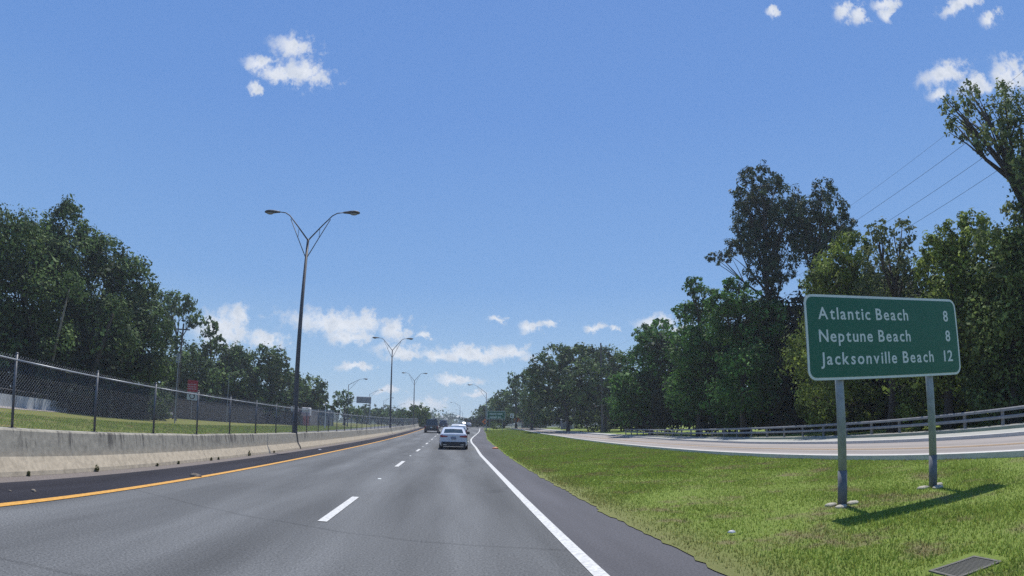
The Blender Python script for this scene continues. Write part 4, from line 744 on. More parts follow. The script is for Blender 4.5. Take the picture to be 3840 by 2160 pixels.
for i in (1, 2):
    o = bpy.data.objects.new('post', pme); COL.objects.link(o); o.parent = fence; o.location = (BX, P0-i*PS, 0)

# ---------------------------------------------------------------- street lamps
def lamp_head(b, x, z, s, w=1.0):
    """cobra head: flattened body, lens below; s = -1/+1 pointing direction"""
    rings = []
    for t, ry, zt, zb in ((0, .05, .05, -.05), (.18, .07, .08, -.06), (.38, .15, .11, -.07), (.62, .19, .12, -.08), (.80, .16, .09, -.07), (.90, .05, .03, -.03)):
        r = []
        for k in range(10):
            a = 2*math.pi*k/10
            zz = math.sin(a)*(zt if math.sin(a) > 0 else -zb)
            r.append((x+s*t*w, math.cos(a)*ry*w, z+zz*w))
        rings.append(r)
    b.loft(rings)
def street_lamp(loc, label, group, H=11.4, arms=(-1, 1), reach=2.45, rise=1.6, rz=0, base=.13, grey=False, z0=0, cat='street lamp'):
    root = empty('street_lamp', loc, rz)
    tag(root, label, cat, group)
    mp = m_pole_grey if grey else m_pole
    MB().tube([(0, 0, z0), (0, 0, z0+.5), (0, 0, H*.5), (0, 0, H)], [base*1.25, base, base*.78, base*.48], 12).build('pole', mp, root, True)
    for s in arms:
        a = MB(); a.smooth = True
        e = reach*.60
        a.tube([(0, 0, H-.08), (s*e*.5, 0, H-.08+(rise*.93+.08)*.56), (s*e*.86, 0, H+rise*.87), (s*(e+.06), 0, H+rise*.97), (s*(e+.42), 0, H+rise)], [.042, .036, .032, .03, .028], 8)
        a.tube([(0, 0, H-1.15), (s*e*.80, 0, H+rise*.74)], [.026, .024, .022], 6)
        a.tube([(s*e*.42, 0, H+rise*.42), (s*e*.42, 0, H-1.15+(rise*.74+1.15)*.52)], .014, 5)
        a.build('arm', mp, root)
        h = MB(); h.smooth = True; lamp_head(h, s*(e+.42), H+rise, s, 1.05)
        ho = fix_normals(h.build('lamp_head', mp, root))
        l = MB(); l.ellipsoid((s*(e+.42+.60), 0, H+rise-.07), (.22, .13, .08), 10, 6)
        l.build('lens', m_lens, ho, True)
    return root
labs = ['tall twin-armed street lamp nearest the camera, rising through the median barrier',
        'second twin-armed median street lamp, standing about half as tall in view',
        'third and farthest twin-armed street lamp above the round bright tree']
for Y, lb in zip(LAMP_Y, labs):
    street_lamp((BX, Y, zg(Y)), lb, 'twin-armed lamps along the median barrier', H=11.4-(.9 if Y > 100 else 0), z0=.0, base=.15 if Y < 50 else .14)
street_lamp((-20.1, 108.2, .3), 'single-armed lamp beside the sparse tree and behind the message board, left side', 'single-armed lamps left of the road', H=8.4, arms=(1,), reach=4.0, rise=1.2, base=.12)
street_lamp((-23.3, 158.3, .9), 'single-armed lamp rising over the grey message board', 'single-armed lamps left of the road', H=8.6, arms=(1,), reach=4.2, rise=1.3, base=.12)
street_lamp((-26.5, 218, .9), 'small far single-armed lamp just left of the second median lamp pole', 'single-armed lamps left of the road', H=9.2, arms=(1,), reach=4.4, rise=1.3, base=.12)
street_lamp((-27.5, 285, .9), 'faintest single-armed lamp just right of the second median lamp pole', 'single-armed lamps left of the road', H=9.4, arms=(1,), reach=4.4, rise=1.3, base=.12)
street_lamp((6.4, 105, zg(105)), 'grey single-armed lamp reaching left over the road beside the far green sign', 'single-armed lamps right of the road', H=7.3, arms=(-1,), reach=3.6, rise=1.45, base=.12, grey=True)
street_lamp((2.9, 200, .9), 'thin grey lamp pole above the line of cars, its arm pointing left', 'single-armed lamps right of the road', H=7.5, arms=(-1,), reach=3.6, rise=1.2, base=.14, grey=True)
street_lamp((5.6, 290, .9), 'far thin grey lamp pole above the covered truck', 'single-armed lamps right of the road', H=7.3, arms=(-1,), reach=3.8, rise=1.2, base=.16, grey=True)
street_lamp((3.9, 270, .9), 'farthest and shortest grey lamp pole between two taller ones', 'single-armed lamps right of the road', H=5.6, arms=(-1,), reach=3.6, rise=1.0, base=.12, grey=True)
street_lamp((24.1, 88.5, .55), 'slim grey lamp post standing beside the wooden utility pole', None, H=7.9, arms=(-1,), reach=3.2, rise=1.0, base=.13, grey=True)

# ---------------------------------------------------------------- distance sign
def text_mesh(s, size, m, name, parent, loc, align='LEFT', spacing=1.12, bold=.012, ext=.002):
    cu = bpy.data.curves.new(name, 'FONT'); cu.body = s; cu.size = size; cu.align_x = align
    cu.space_character = spacing; cu.offset = bold; cu.extrude = ext; cu.resolution_u = 3
    o = bpy.data.objects.new(name, cu); COL.objects.link(o)
    dg = bpy.context.evaluated_depsgraph_get()
    me = bpy.data.meshes.new_from_object(o.evaluated_get(dg))
    bpy.data.objects.remove(o); bpy.data.curves.remove(cu)
    me.materials.clear(); me.materials.append(m); me.name = name
    q = bpy.data.objects.new(name, me); COL.objects.link(q)
    q.parent = parent; q.location = loc; q.rotation_euler = (R(90), 0, 0)
    return q
def round_rect(w, h, r, n=6):
    pts = []
    for cx, cz, a0 in ((w/2-r, h/2-r, 0), (-w/2+r, h/2-r, 90), (-w/2+r, -h/2+r, 180), (w/2-r, -h/2+r, 270)):
        for k in range(n+1):
            a = R(a0+90*k/n); pts.append((cx+r*math.cos(a), cz+r*math.sin(a)))
    return pts
m_sleeve = mat('dark_post_sleeve', (.12, .13, .145), .7, noise=.2, scale=9)
sgn = empty('road_sign', (7.3, 7.5, 0), -.093)
tag(sgn, 'large green distance sign on two grey steel posts standing in the grass', 'road sign')
SW, SH = 3.62, 1.42
def plate(w, h, r, y0, y1):
    p = round_rect(w, h, r); n = len(p)
    b = MB(); b.add([(x, y0, z) for x, z in p]+[(x, y1, z) for x, z in p], [tuple(range(n)), tuple(reversed(range(n, 2*n)))]+[(i, i+n, (i+1) % n+n, (i+1) % n) for i in range(n)])
    return b
pb = plate(SW, SH, .16, -.004, .0).build('sign_panel', m_alu, sgn)
pb.location = (.05, -.12, 2.77); pb.rotation_euler = (0, .030, 0)
plate(SW-.01, SH-.01, .155, -.010, -.005).build('border', m_signwhite, pb)
plate(SW-.09, SH-.09, .12, -.0145, -.0105).build('green_face', m_green, pb)
_gl = {}
def glyph(ch, size, m):
    if ch not in _gl:
        cu = bpy.data.curves.new('letter', 'FONT'); cu.body = ch; cu.size = size; cu.offset = .004; cu.extrude = .002; cu.resolution_u = 3
        o = bpy.data.objects.new('letter', cu); COL.objects.link(o)
        me = bpy.data.meshes.new_from_object(o.evaluated_get(bpy.context.evaluated_depsgraph_get()))
        bpy.data.objects.remove(o); bpy.data.curves.remove(cu)
        me.materials.clear(); me.materials.append(m); me.name = 'letter'
        xs = [v.co.x for v in me.vertices]; _gl[ch] = (me, min(xs), max(xs))
    return _gl[ch]
for s_, x0, x1, z in (('Atlantic Beach', -1.55, .475, .295), ('8', 1.42, 1.56, .285), ('Neptune Beach', -1.56, .49, -.08), ('8', 1.43, 1.57, -.085),
                      ('Jacksonville Beach', -1.55, 1.05, -.455), ('12', 1.34, 1.585, -.455)):
    GS = .285; gw = [0 if c == ' ' else glyph(c, GS, m_signwhite)[2]-glyph(c, GS, m_signwhite)[1] for c in s_]
    nsp = s_.count(' '); tot = sum(gw); sx = 1.0
    gap = (x1-x0-tot)/max(1, (len(s_)-1+nsp*1.2))
    if gap > .062: sx = min(1.18, (x1-x0-.062*(len(s_)-1+nsp*1.2))/tot); gap = (x1-x0-tot*sx)/max(1, (len(s_)-1+nsp*1.2))
    x = x0
    for c, w_ in zip(s_, gw):
        if c == ' ': x += gap*2.2; continue
        me, mn, mxx = glyph(c, GS, m_signwhite)
        o = bpy.data.objects.new('letter', me); COL.objects.link(o); o.parent = pb
        o.rotation_euler = (R(90), 0, 0); o.scale = (sx, 1.0, 1); o.location = (x-mn*sx, -.017, z); x += w_*sx+gap
for x in (-1.08, 1.05):
    p = MB(); p.tube([(x, 0, -.05), (x, 0, 3.38)],   .075, 20); p.box(x-.02, x+.02, -.112, -.075, 2.2, 3.3)
    po = p.build('post', m_signpost, sgn, False); po.data.polygons.foreach_set('use_smooth', [len(f.vertices) == 4 for f in po.data.polygons])
    sl2 = MB(); sl2.tube([(x, 0, -.05), (x, 0, .60)], .082, 20); sl2.build('base_sleeve', m_sleeve, sgn, True)
    for q in range(3):
        g = MB(); rg = random.Random(int(x*10)+q)
        an = [0, 2.2, 4.2][q]+(.4 if x > 0 else 0); cx, cy = x+math.cos(an)*.22, math.sin(an)*.18
        n = 9; lo = [(cx+math.cos(2*math.pi*i/n)*rg.uniform(.08, .16), cy+math.sin(2*math.pi*i/n)*rg.uniform(.07, .13), .0) for i in range(n)]
        g.loft([[(a, b_, -.03) for a, b_, c in lo], [(a, b_, .035) for a, b_, c in lo], [((a-cx)*.75+cx, (b_-cy)*.75+cy, .055) for a, b_, c in lo]])
        fix_normals(g.build('footing', m_foot, sgn))

# small far signs
def far_sign(name, loc, w, h, m, label, cat='road sign', post=True, diamond=False, zb=1.0, border=True, posts=(0,), marks=(), rz=0):
    r = empty(name, loc, rz); tag(r, label, cat)
    f = MB()
    if diamond:
        s = w/2; f.add([(0, -.02, zb), (s, -.02, zb+s), (0, -.02, zb+2*s), (-s, -.02, zb+s), (0, 0, zb), (s, 0, zb+s), (0, 0, zb+2*s), (-s, 0, zb+s)], [(0, 1, 2, 3), (7, 6, 5, 4), (0, 4, 5, 1), (1, 5, 6, 2), (2, 6, 7, 3), (3, 7, 4, 0)])
    else: f.box(-w/2, w/2, -.02, 0, zb, zb+h)
    f.build('sign_face', m, r)
    if border and not diamond:
        g = MB(); t = .07
        g.box(-w/2, w/2, -.026, -.021, zb, zb+t); g.box(-w/2, w/2, -.026, -.021, zb+h-t, zb+h)
        g.box(-w/2, -w/2+t, -.026, -.021, zb+t, zb+h-t); g.box(w/2-t, w/2, -.026, -.021, zb+t, zb+h-t); g.build('border', m_signwhite, r)
    for (x0, x1, z0, z1, mm) in marks:
        MB().box(x0, x1, -.028, -.022, zb+z0, zb+z1).build('marking', mm, r)
    for x in posts:
        MB().tube([(x, .04, -.1), (x, .04, zb+(h if not diamond else w)*.8)], .045, 6).build('post', m_pole_grey, r)
    return r
mk = []
for (a, b, z) in ((-1.15, .10, .80), (.25, .85, .80), (-1.10, -.30, .22), (-.2, .15, .22), (.35, .75, .22)):
    x = a
    while x < b: mk.append((x, x+.12, z, z+.26, m_signwhite)); x += .18
mk.append((1.0, 1.12, .72, 1.1, m_signwhite))
far_sign('road_sign', (7.85, 100, zg(100)), 3.25, 1.47, m_green, 'small far green guide sign with two lines, at the end of the grass', zb=2.35, posts=(-1.1, 1.1), marks=mk)
far_sign('warning_sign', (6.3, 108, zg(108)), 1.1, 1.1, m_orange, 'orange work sign under the left edge of the far green sign', diamond=True, zb=1.3, marks=((-.12, .12, .35, .75, m_blackp),))
far_sign('warning_sign', (15.6, 135, .85), 1.5, 1.5, m_orange, 'orange work sign standing alone right of the white sign', diamond=True, zb=1.4, marks=((-.16, .16, .5, 1.0, m_blackp),))
far_sign('speed_sign', (12.8, 120, .62), .75, .95, m_signwhite, 'small white rectangular sign between the green sign and the orange sign', zb=2.6, border=False, marks=((-.2, .1, .15, .5, m_blackp), (-.25, .25, .65, .75, m_blackp)))
far_sign('small_sign', (22.9, 108, .75), .45, .7, m_signwhite, 'small white and red sign above the masonry entrance wall', zb=2.0, border=False, marks=((-.22, .05, .0, .4, m_red),))
mk = []
for z in (.35, .65, .95):
    x = -.7
    while x < .5: mk.append((x, x+.09, z, z+.13, m_signwhite)); x += .22
rs = far_sign('advertising_sign', (-35.6, 72, .15), 1.5, 1.6, m_red, 'red sign with rows of small white print above the far guardrail', 'sign', zb=3.85, border=False, marks=mk)
rs.rotation_euler = (0, 0, .25)
g = MB(); g.box(-.75, .75, -.02, 0, 2.75, 3.8); g.build('lower_panel', m_signwhite, rs)
g = MB()
for k in range(16):
    a, b_ = 2*math.pi*k/16, 2*math.pi*(k+1)/16
    p = lambda t, r_: (r_*math.cos(t), -.024, 3.28+r_*math.sin(t))
    g.add([p(a, .42), p(b_, .42), p(b_, .28), p(a, .28)], [(0, 1, 2, 3)])
g.build('ring_marking', m_blackp, rs)

# message board on a mast (left, far)
r = empty('message_board', (-23.3, 148, .9)); tag(r, 'grey overhead message board seen above the far trees left of the second lamp', 'message board')
b = MB(); b.bbox(-1.95, 1.95, 0, .5, 5.65, 7.35, .12); b.build('display_box', mat('message_board_grey', (.13, .13, .16), .5, noise=.1, scale=3), r)
g = MB()
for k in range(6): g.box(-1.8, 1.8, -.02, -.003, 5.82+k*.25, 5.94+k*.25)
g.build('slats', m_pole_grey, r)['kind'] = 'stuff'
MB().tube([(1.7, .6, 0), (1.7, .6, 5.7)], .12, 8).build('mast', m_pole_grey, r)
a = MB()
for z in (6.9, 6.45, 6.0): a.tube([(-1.95, .3, z), (-4.2, .3, z)], .05, 6)
a.build('support_arm', m_pole_grey, r)

# ---------------------------------------------------------------- rail along the right-hand road
rail = empty('roadside_railing', (0, 0, 0)); tag(rail, 'long two-bar painted railing on the far side of the side road below the trees', 'railing')
XR = 20.0
hb = MB(); hb.box(-.045, .045, -.06, .06, -.1, .88); rpm = hb.mesh('post', m_rail)
Ys = [5.5+2.07*k for k in range(-4, 29)]
for Y in Ys:
    o = bpy.data.objects.new('post', rpm); COL.objects.link(o); o.parent = rail; o.location = (XR+.1, Y, zg(Y)+.03)
for nm, z in (('top_bar', .86), ('lower_bar', .57)):
    for a, c in zip(Ys[::4], Ys[4::4]):
        q = MB(); q.add([(XR+dx, Y, zg(Y)+z+dz) for Y in (a, c-.01) for dx, dz in ((-.06, -.055), (.045, -.055), (.045, .055), (-.035, .07), (-.06, .03))],
                        [(0, 1, 2, 3, 4), (9, 8, 7, 6, 5)]+[(i, i+5, (i+1) % 5+5, (i+1) % 5) for i in range(5)])
        fix_normals(q.build(nm, m_rail, rail))
strip('kerb', 19.62, 20.3, .26, m_walk, -6, 66, side=.2)

# ---------------------------------------------------------------- left background: parapet, guardrail, walls, store
m_par = mat('pale_parapet_concrete', (.40, .42, .42), .9, noise=.3, scale=.9, stretch=(1, 1, .4))
pr = empty('bridge_parapet', (0, 0, 0)); tag(pr, 'low mottled concrete parapet with a pipe rail on top beyond the left fence', 'parapet')
def wall_pts(p, z0, z1, th=.25):
    b = MB()
    for (x0, y0), (x1, y1) in zip(p, p[1:]):
        d = Vector((x1-x0, y1-y0, 0)).normalized(); n_ = Vector((-d.y, d.x, 0))*th
        za, zb = zg(y0), zg(y1)
        vs = [(x0, y0, z0+za), (x1, y1, z0+zb), (x1+n_.x, y1+n_.y, z0+zb), (x0+n_.x, y0+n_.y, z0+za), (x0, y0, z1+za), (x1, y1, z1+zb), (x1+n_.x, y1+n_.y, z1+zb), (x0+n_.x, y0+n_.y, z1+za)]
        b.add(vs, [(0, 3, 2, 1), (4, 5, 6, 7), (0, 1, 5, 4), (1, 2, 6, 5), (2, 3, 7, 6), (3, 0, 4, 7)])
    return b
PP = [(-36.0, 14), (-33.6, 30), (-35.4, 44)]
for i in range(10):
    f0, f1 = i/10, (i+1)/10
    def at(f):
        k = f*2; j = min(1, int(k)); q = k-j
        return (PP[j][0]+(PP[j+1][0]-PP[j][0])*q, PP[j][1]+(PP[j+1][1]-PP[j][1])*q)
    a, c = at(f0), at(f1-.004)
    fix_normals(wall_pts([a, c], 0, .95).build('wall_panel', m_par, pr))
q = MB(); q.tube([(x, y, 1.33+zg(y)) for x, y in PP], .04, 6)
q.build('pipe_rail', m_pole, pr)
for i in range(9):
    a = at(i/8*.995); MB().tube([(a[0], a[1], .9), (a[0], a[1], 1.33)], .03, 5).build('rail_post', m_pole, pr)
gr = empty('guardrail', (0, 0, 0)); tag(gr, 'double corrugated steel guardrail continuing beyond the end of the parapet', 'guardrail')
GP = [(-35.6, 44.6), (-36.3, 52), (-37.6, 62), (-38.6, 72)]
for zc, nm in ((.62, 'rail_beam'),):
    for (x0, y0), (x1, y1) in zip(GP, GP[1:]):
        sec = [(0, -.16), (.07, -.11), (.07, -.05), (0, 0), (.07, .05), (.07, .11), (0, .16)]
        q = MB(); rows = [[(x+dx, y, zc+zg(y)+dz) for dx, dz in sec] for x, y in ((x0, y0), (x1, y1-.02))]
        q.loft(rows, cap=False, closed=False); o = q.build(nm, m_guard, gr)
        md = o.modifiers.new('thickness', 'SOLIDIFY'); md.thickness = .012
Yc = 44.8
while Yc < 72:
    x = interp([(y, x) for x, y in GP], Yc); q = MB(); q.box(-.07, .07, -.08, .08, -.1, .72); o = q.build('post', m_wood_pole, gr); o.location = (x-.12, Yc, zg(Yc)); Yc += 1.95

m_block = mat('brown_block_wall', (.125, .10, .09), .95, noise=.25, scale=5)
m_mortar = mat('block_wall_joints', (.05, .045, .05), .95)
bw = empty('block_wall', (-46, 62, 0)); tag(bw, 'long brown block wall below the trees beyond the left guardrail', 'wall')
A, Bp = Vector((-49, 55, 0)), Vector((-30.5, 88, 0))
d = (Bp-A); Lw = d.length; ang = math.atan2(d.y, d.x)
bw.location = A; bw.rotation_euler = (0, 0, ang)
MB().box(0, Lw, .05, .3, -.2, 2.85).build('wall_core', m_mortar, bw)
blk = MB(); blk.bbox(0, 2.36, 0, .06, 0, .285, .01); blm = blk.mesh('block_course', m_block)
nb = 0
for row in range(9):
    x = -(row % 2)*1.2
    while x < Lw-1.3 and nb < 290:
        o = bpy.data.objects.new('block', blm); COL.objects.link(o); o.parent = bw; o.location = (max(0, x), random.uniform(-.012, .0), .02+row*.315); nb += 1; x += 2.4
MB().box(-.1, Lw+.1, -.08, .36, 2.86, 3.0).build('coping', m_block, bw)

st = empty('store', (-30.2, 97.5, .25), .03); tag(st, 'low shop with a pink and white fascia seen behind the nearest lamp pole', 'shop')
m_pinkf = mat('pink_fascia', (.42, .30, .34), .6, noise=.1, scale=2); m_whitef = mat('white_fascia', (.6, .58, .58), .6)
MB().box(-4.5, 5.2, .2, 7, 0, 2.9).build('wall', mat('shop_wall', (.16, .15, .16), .8, noise=.2, scale=1), st)
MB().bbox(-5.2, 3.2, -1.2, .2, 2.55, 3.05, .04).build('canopy', m_pinkf, st)
MB().bbox(0.2, 3.4, -1.45, -1.22, 2.5, 3.4, .03).build('fascia', m_whitef, st)
s1 = MB(); s1.bbox(1.1, 2.1, -1.62, -1.47, 2.6, 3.6, .02); s1.build('sign_box', m_blackp, st)
MB().box(1.2, 2.0, -1.64, -1.625, 2.95, 3.25).build('sign_panel', m_yellow2, st)
for x in (-3.6, -1.6, .4): MB().box(x, x+1.5, .17, .195, .25, 2.3).build('window', m_glass, st)
MB().box(2.5, 3.6, .17, .195, .0, 2.2).build('door', m_glass, st)
pk = empty('kiosk', (-25.6, 97.0, .25)); tag(pk, 'small pink and white roadside kiosk just right of the nearest lamp pole', 'kiosk')
q = MB(); q.bbox(-.75, .75, 0, 1.4, 2.0, 3.35, .15); q.build('top_panel', m_whitef, pk)
q = MB(); q.bbox(-.74, .74, -.02, 1.38, 1.85, 2.5, .05); q.build('pink_band', m_pinkf, pk)
q = MB(); q.bbox(-.45, .45, .1, 1.2, 0, 1.9, .05); q.build('stand', mat('kiosk_red', (.40, .10, .12), .6), pk)

gs = empty('screen_wall', (-25.8, 107, .35), .05); tag(gs, 'grey slatted yard screen at the edge of the trees beyond the shop', 'screen')
for k in range(9): MB().box(-1.8+k*.56, -1.8+k*.56+.5, 0, .06, 0, 3.2).build('panel', mat('screen_grey', (.16, .18, .2), .7) if k == 0 else bpy.data.materials['screen_grey'], gs)
gl = empty('globe_lamp', (-19.9, 87.8, .2)); tag(gl, 'white park lamp with two round globes on a slim white pole', 'lamp')
m_globe = mat('white_globe', (.7, .7, .7), .3)
MB().tube([(0, 0, 0), (0, 0, 3.6)], [.09, .05], 8).build('pole', m_globe, gl)
for x, z in ((.12, 4.0), (-.28, 3.75)):
    q = MB(); q.ellipsoid((x, 0, z), (.2, .2, .2), 12, 8); q.build('globe', m_globe, gl, True)
MB().tube([(0, 0, 3.5), (-.28, 0, 3.6)], .03, 5).build('bracket', m_globe, gl)

up = empty('utility_pole', (-33, 62.4, .05)); tag(up, 'dark leaning utility pole with a transformer in front of the left pine', 'utility pole')
MB().tube([(0, 0, 0), (.15, 0, 11.7)], [.17, .11], 10).build('pole', m_wood_pole, up)
q = MB(); q.tube([(.02, -.34, 6.9), (.02, -.34, 8.0)], .24, 12); q.build('transformer', m_galv, up)
MB().box(-.9, 1.1, -.08, .04, 10.9, 11.05).build('crossarm', m_wood_pole, up)
for loc, H_, lb in (((-28.1, 53, .05), 7.0, 'thin pale pole standing before the dark trunks left of the red sign'), ((-32.8, 78.4, .2), 7.0, 'thin pale pole standing in front of the brown block wall')):
    q = empty('thin_pole', loc); tag(q, lb, 'pole'); MB().tube([(0, 0, 0), (0, 0, H_)], [.06, .04], 8).build('shaft', m_pole_grey, q)
    MB().tube([(0, 0, H_-.1), (.5, -.2, H_+.1)], .03, 5).build('bracket', m_pole_grey, q)

# ---------------------------------------------------------------- right background: utility pole, wires, entrance wall, house
up = empty('utility_pole', (23.7, 87.2, .45)); tag(up, 'tall dark wooden utility pole standing in front of the big oak', 'utility pole')
MB().tube([(0, 0, 0), (0, 0, 14.3)], [.20, .12], 10).build('pole', m_wood_pole, up)
MB().box(-1.2, 1.2, -.08, .06, 12.9, 13.05).build('crossarm', m_wood_pole, up)
MB().tube([(0, -.1, 9.0), (-1.0, -.1, 9.5), (-2.0, -.1, 9.45)], .04, 6).build('lamp_bracket', m_pole_grey, up)
m_wire = mat('grey_cable', (.10, .11, .13), .6)
for k, dz in enumerate((0, 1.12, 2.35, 3.35)):
    w = MB(); pts = []
    for i in range(37):
        Y = -8+i*(87.2+8)/36
        pts.append((24.5-(.75 if k == 0 else 0)*max(0, (Y-60)/27), Y, 16.1-.085*Y+.0006*Y*Y-dz))
    w.tube(pts, .006 if k == 0 else .0095, 5)
    tag(w.build('power_line', m_wire), ['highest and faintest overhead wire at upper right', 'second overhead wire from the top at upper right', 'third overhead wire from the top at upper right', 'lowest overhead wire at upper right, meeting the treetops'][k], 'overhead wire', 'overhead wires at upper right')

m_stone = mat('blue_grey_masonry', (.17, .18, .23), .9, noise=.25, scale=3, bump=.3)
ew = empty('entrance_wall', (23.3, 112, .75)); tag(ew, 'curved blue-grey masonry entrance wall between two pillars under the oak', 'wall')
n = 10
for k in range(n):
    x0, x1 = -.85+1.7*k/n, -.85+1.7*(k+1)/n-.012
    h0_, h1_ = 1.15+.65*math.sin(math.pi*(k+.3)/n*.75), 1.15+.65*math.sin(math.pi*(k+1.3)/n*.75)
    q = MB(); q.add([(x0, 0, 0), (x1, 0, 0), (x1, .4, 0), (x0, .4, 0), (x0, 0, h0_), (x1, 0, h1_), (x1, .4, h1_), (x0, .4, h0_)], [(0, 3, 2, 1), (4, 5, 6, 7), (0, 1, 5, 4), (1, 2, 6, 5), (2, 3, 7, 6), (3, 0, 4, 7)])
    q.build('panel', m_stone, ew)
for x, h in ((-1.2, 1.9), (1.05, 1.5)):
    q = MB(); q.bbox(x-.24, x+.24, -.1, .5, 0, h, .03); q.build('pillar', m_stone if x < 0 else m_kerb, ew)
    q = MB(); q.bbox(x-.32, x+.32, -.18, .58, h+.002, h+.16, .03); q.build('cap', m_kerb, ew)

hs_ = empty('house', (22.3, 152, .95), -.1); tag(hs_, 'small pale house with a grey gabled roof half hidden under the trees', 'house')
m_hw = mat('pale_house_wall', (.50, .50, .46), .8, noise=.08, scale=2); m_roof = mat('grey_roof', (.20, .20, .19), .9, noise=.2, scale=4)
MB().box(-3.4, 3.4, 0, 7, 0, 2.6).build('wall', m_hw, hs_)
q = MB(); q.add([(-3.9, -.4, 2.55), (3.9, -.4, 2.55), (3.9, 7.4, 2.55), (-3.9, 7.4, 2.55), (-3.9, 3.5, 4.5), (3.9, 3.5, 4.5)], [(0, 1, 5, 4), (2, 3, 4, 5), (0, 4, 3), (1, 2, 5), (3, 2, 1, 0)]); q.build('roof', m_roof, hs_)
for x in (-2.3, 1.2):
    w = MB(); w.box(x, x+1.1, -.03, -.003, .9, 2.0); wo = w.build('window', m_glass, hs_); MB().box(x-.08, x+1.18, -.05, -.032, .8, .88).build('sill', m_whitef, wo)
MB().box(-.5, .45, -.03, -.003, 0, 2.05).build('door', m_wood_pole, hs_)
hd = leaf_cloud('hedge', [(x, 0, .7, 1.2, .8) for x in np.arange(-3, 3.1, 1.2)], .3, LEAF['bright'], 2.4, 77); hd.location = (33, 111, .7)
tag(hd, 'low clipped hedge in the shade left of the end of the railing', 'hedge')

# ---------------------------------------------------------------- storm drain, litter, small weeds
dr = empty('storm_drain', (4.46, 3.47, -.004), -.10); tag(dr, 'rusty slotted storm drain grate set in the grass at the bottom right', 'drain')
m_rust = mat('rusty_iron', (.12, .115, .10), .8, metal=.2, noise=.3, scale=12)
q = MB()
q.box(-.62, .62, .36, .44, -.05, .03); q.box(-.62, .62, -.44, -.36, -.05, .03); q.box(-.70, -.62, -.44, .44, -.05, .03); q.box(.62, .70, -.44, .44, -.05, .03)
q.build('frame', m_rust, dr)
dr.scale = (.46, .46, 1)
sb = MB(); sb.box(-.016, .016, -.36, .36, -.04, .024); sbm = sb.mesh('bar', m_rust)
for k in range(19):
    o = bpy.data.objects.new('bar', sbm); COL.objects.link(o); o.parent = dr; o.location = (-.585+k*.065, 0, 0)
MB().box(-.62, .62, -.36, .36, -.06, -.05).build('pit', m_black, dr)
def litter(loc, s, m, label, seed, cat='litter'):
    rg = random.Random(seed); n = 7; b = MB()
    lo = [(math.cos(6.283*i/n)*s*rg.uniform(.6, 1.2), math.sin(6.283*i/n)*s*.6*rg.uniform(.6, 1.2)) for i in range(n)]
    b.loft([[(x, y, 0) for x, y in lo], [(x*.9, y*.8, s*.25*rg.uniform(.7, 1.3)) for x, y in lo], [(x*.4, y*.3, s*.45) for x, y in lo]])
    o = b.build('litter', m, None, False, loc); fix_normals(o); tag(o, label, cat); return o
m_tan = mat('tan_debris', (.24, .20, .155), .95, noise=.3, scale=20)
litter((3.68, 6.84, .05), .07, m_whitef, 'crumpled white paper lying in the grass at lower centre right', 1)
litter((-6.15, 12.75, .01), .16, m_tan, 'tan lump of debris lying against the yellow line', 2, 'debris')
litter((-6.62, 7.35, .01), .07, m_tan, 'flat pale scrap on the dark shoulder at far left', 3, 'debris')
litter((-6.75, 6.9, .01), .04, m_tan, 'tiny white scrap beside the flat pale one on the dark shoulder', 4)
litter((2.95, 38.2, .01), .22, m_orange, 'orange scrap lying on the right-hand shoulder edge', 5)
litter((-6.9, 29.3, .01), .10, m_whitef, 'white scrap on the shoulder below the nearest lamp pole', 6)
WN = dict(zip((8.6, 11.0, 13.9, 15.2, 17.6, 18.2, 21.3, 24.5), ('first', 'second', 'third', 'fourth', 'fifth', 'sixth', 'seventh, the largest', 'eighth')))
for i, (Y, s) in enumerate(((11.0, .07), (13.9, .04), (15.2, .045), (17.6, .05), (18.2, .04), (21.3, .10), (8.6, .04), (24.5, .05))):
    o = leaf_cloud('weed', [(0, 0, s*.7, s*.5, s*1.3)], .035, LEAF['weed'], .45, 300+i)
    o.location = (-7.88, Y, 0); tag(o, 'dry weed tuft at the foot of the concrete barrier, %s from the left' % WN[Y], 'weed', 'weeds along the barrier foot')

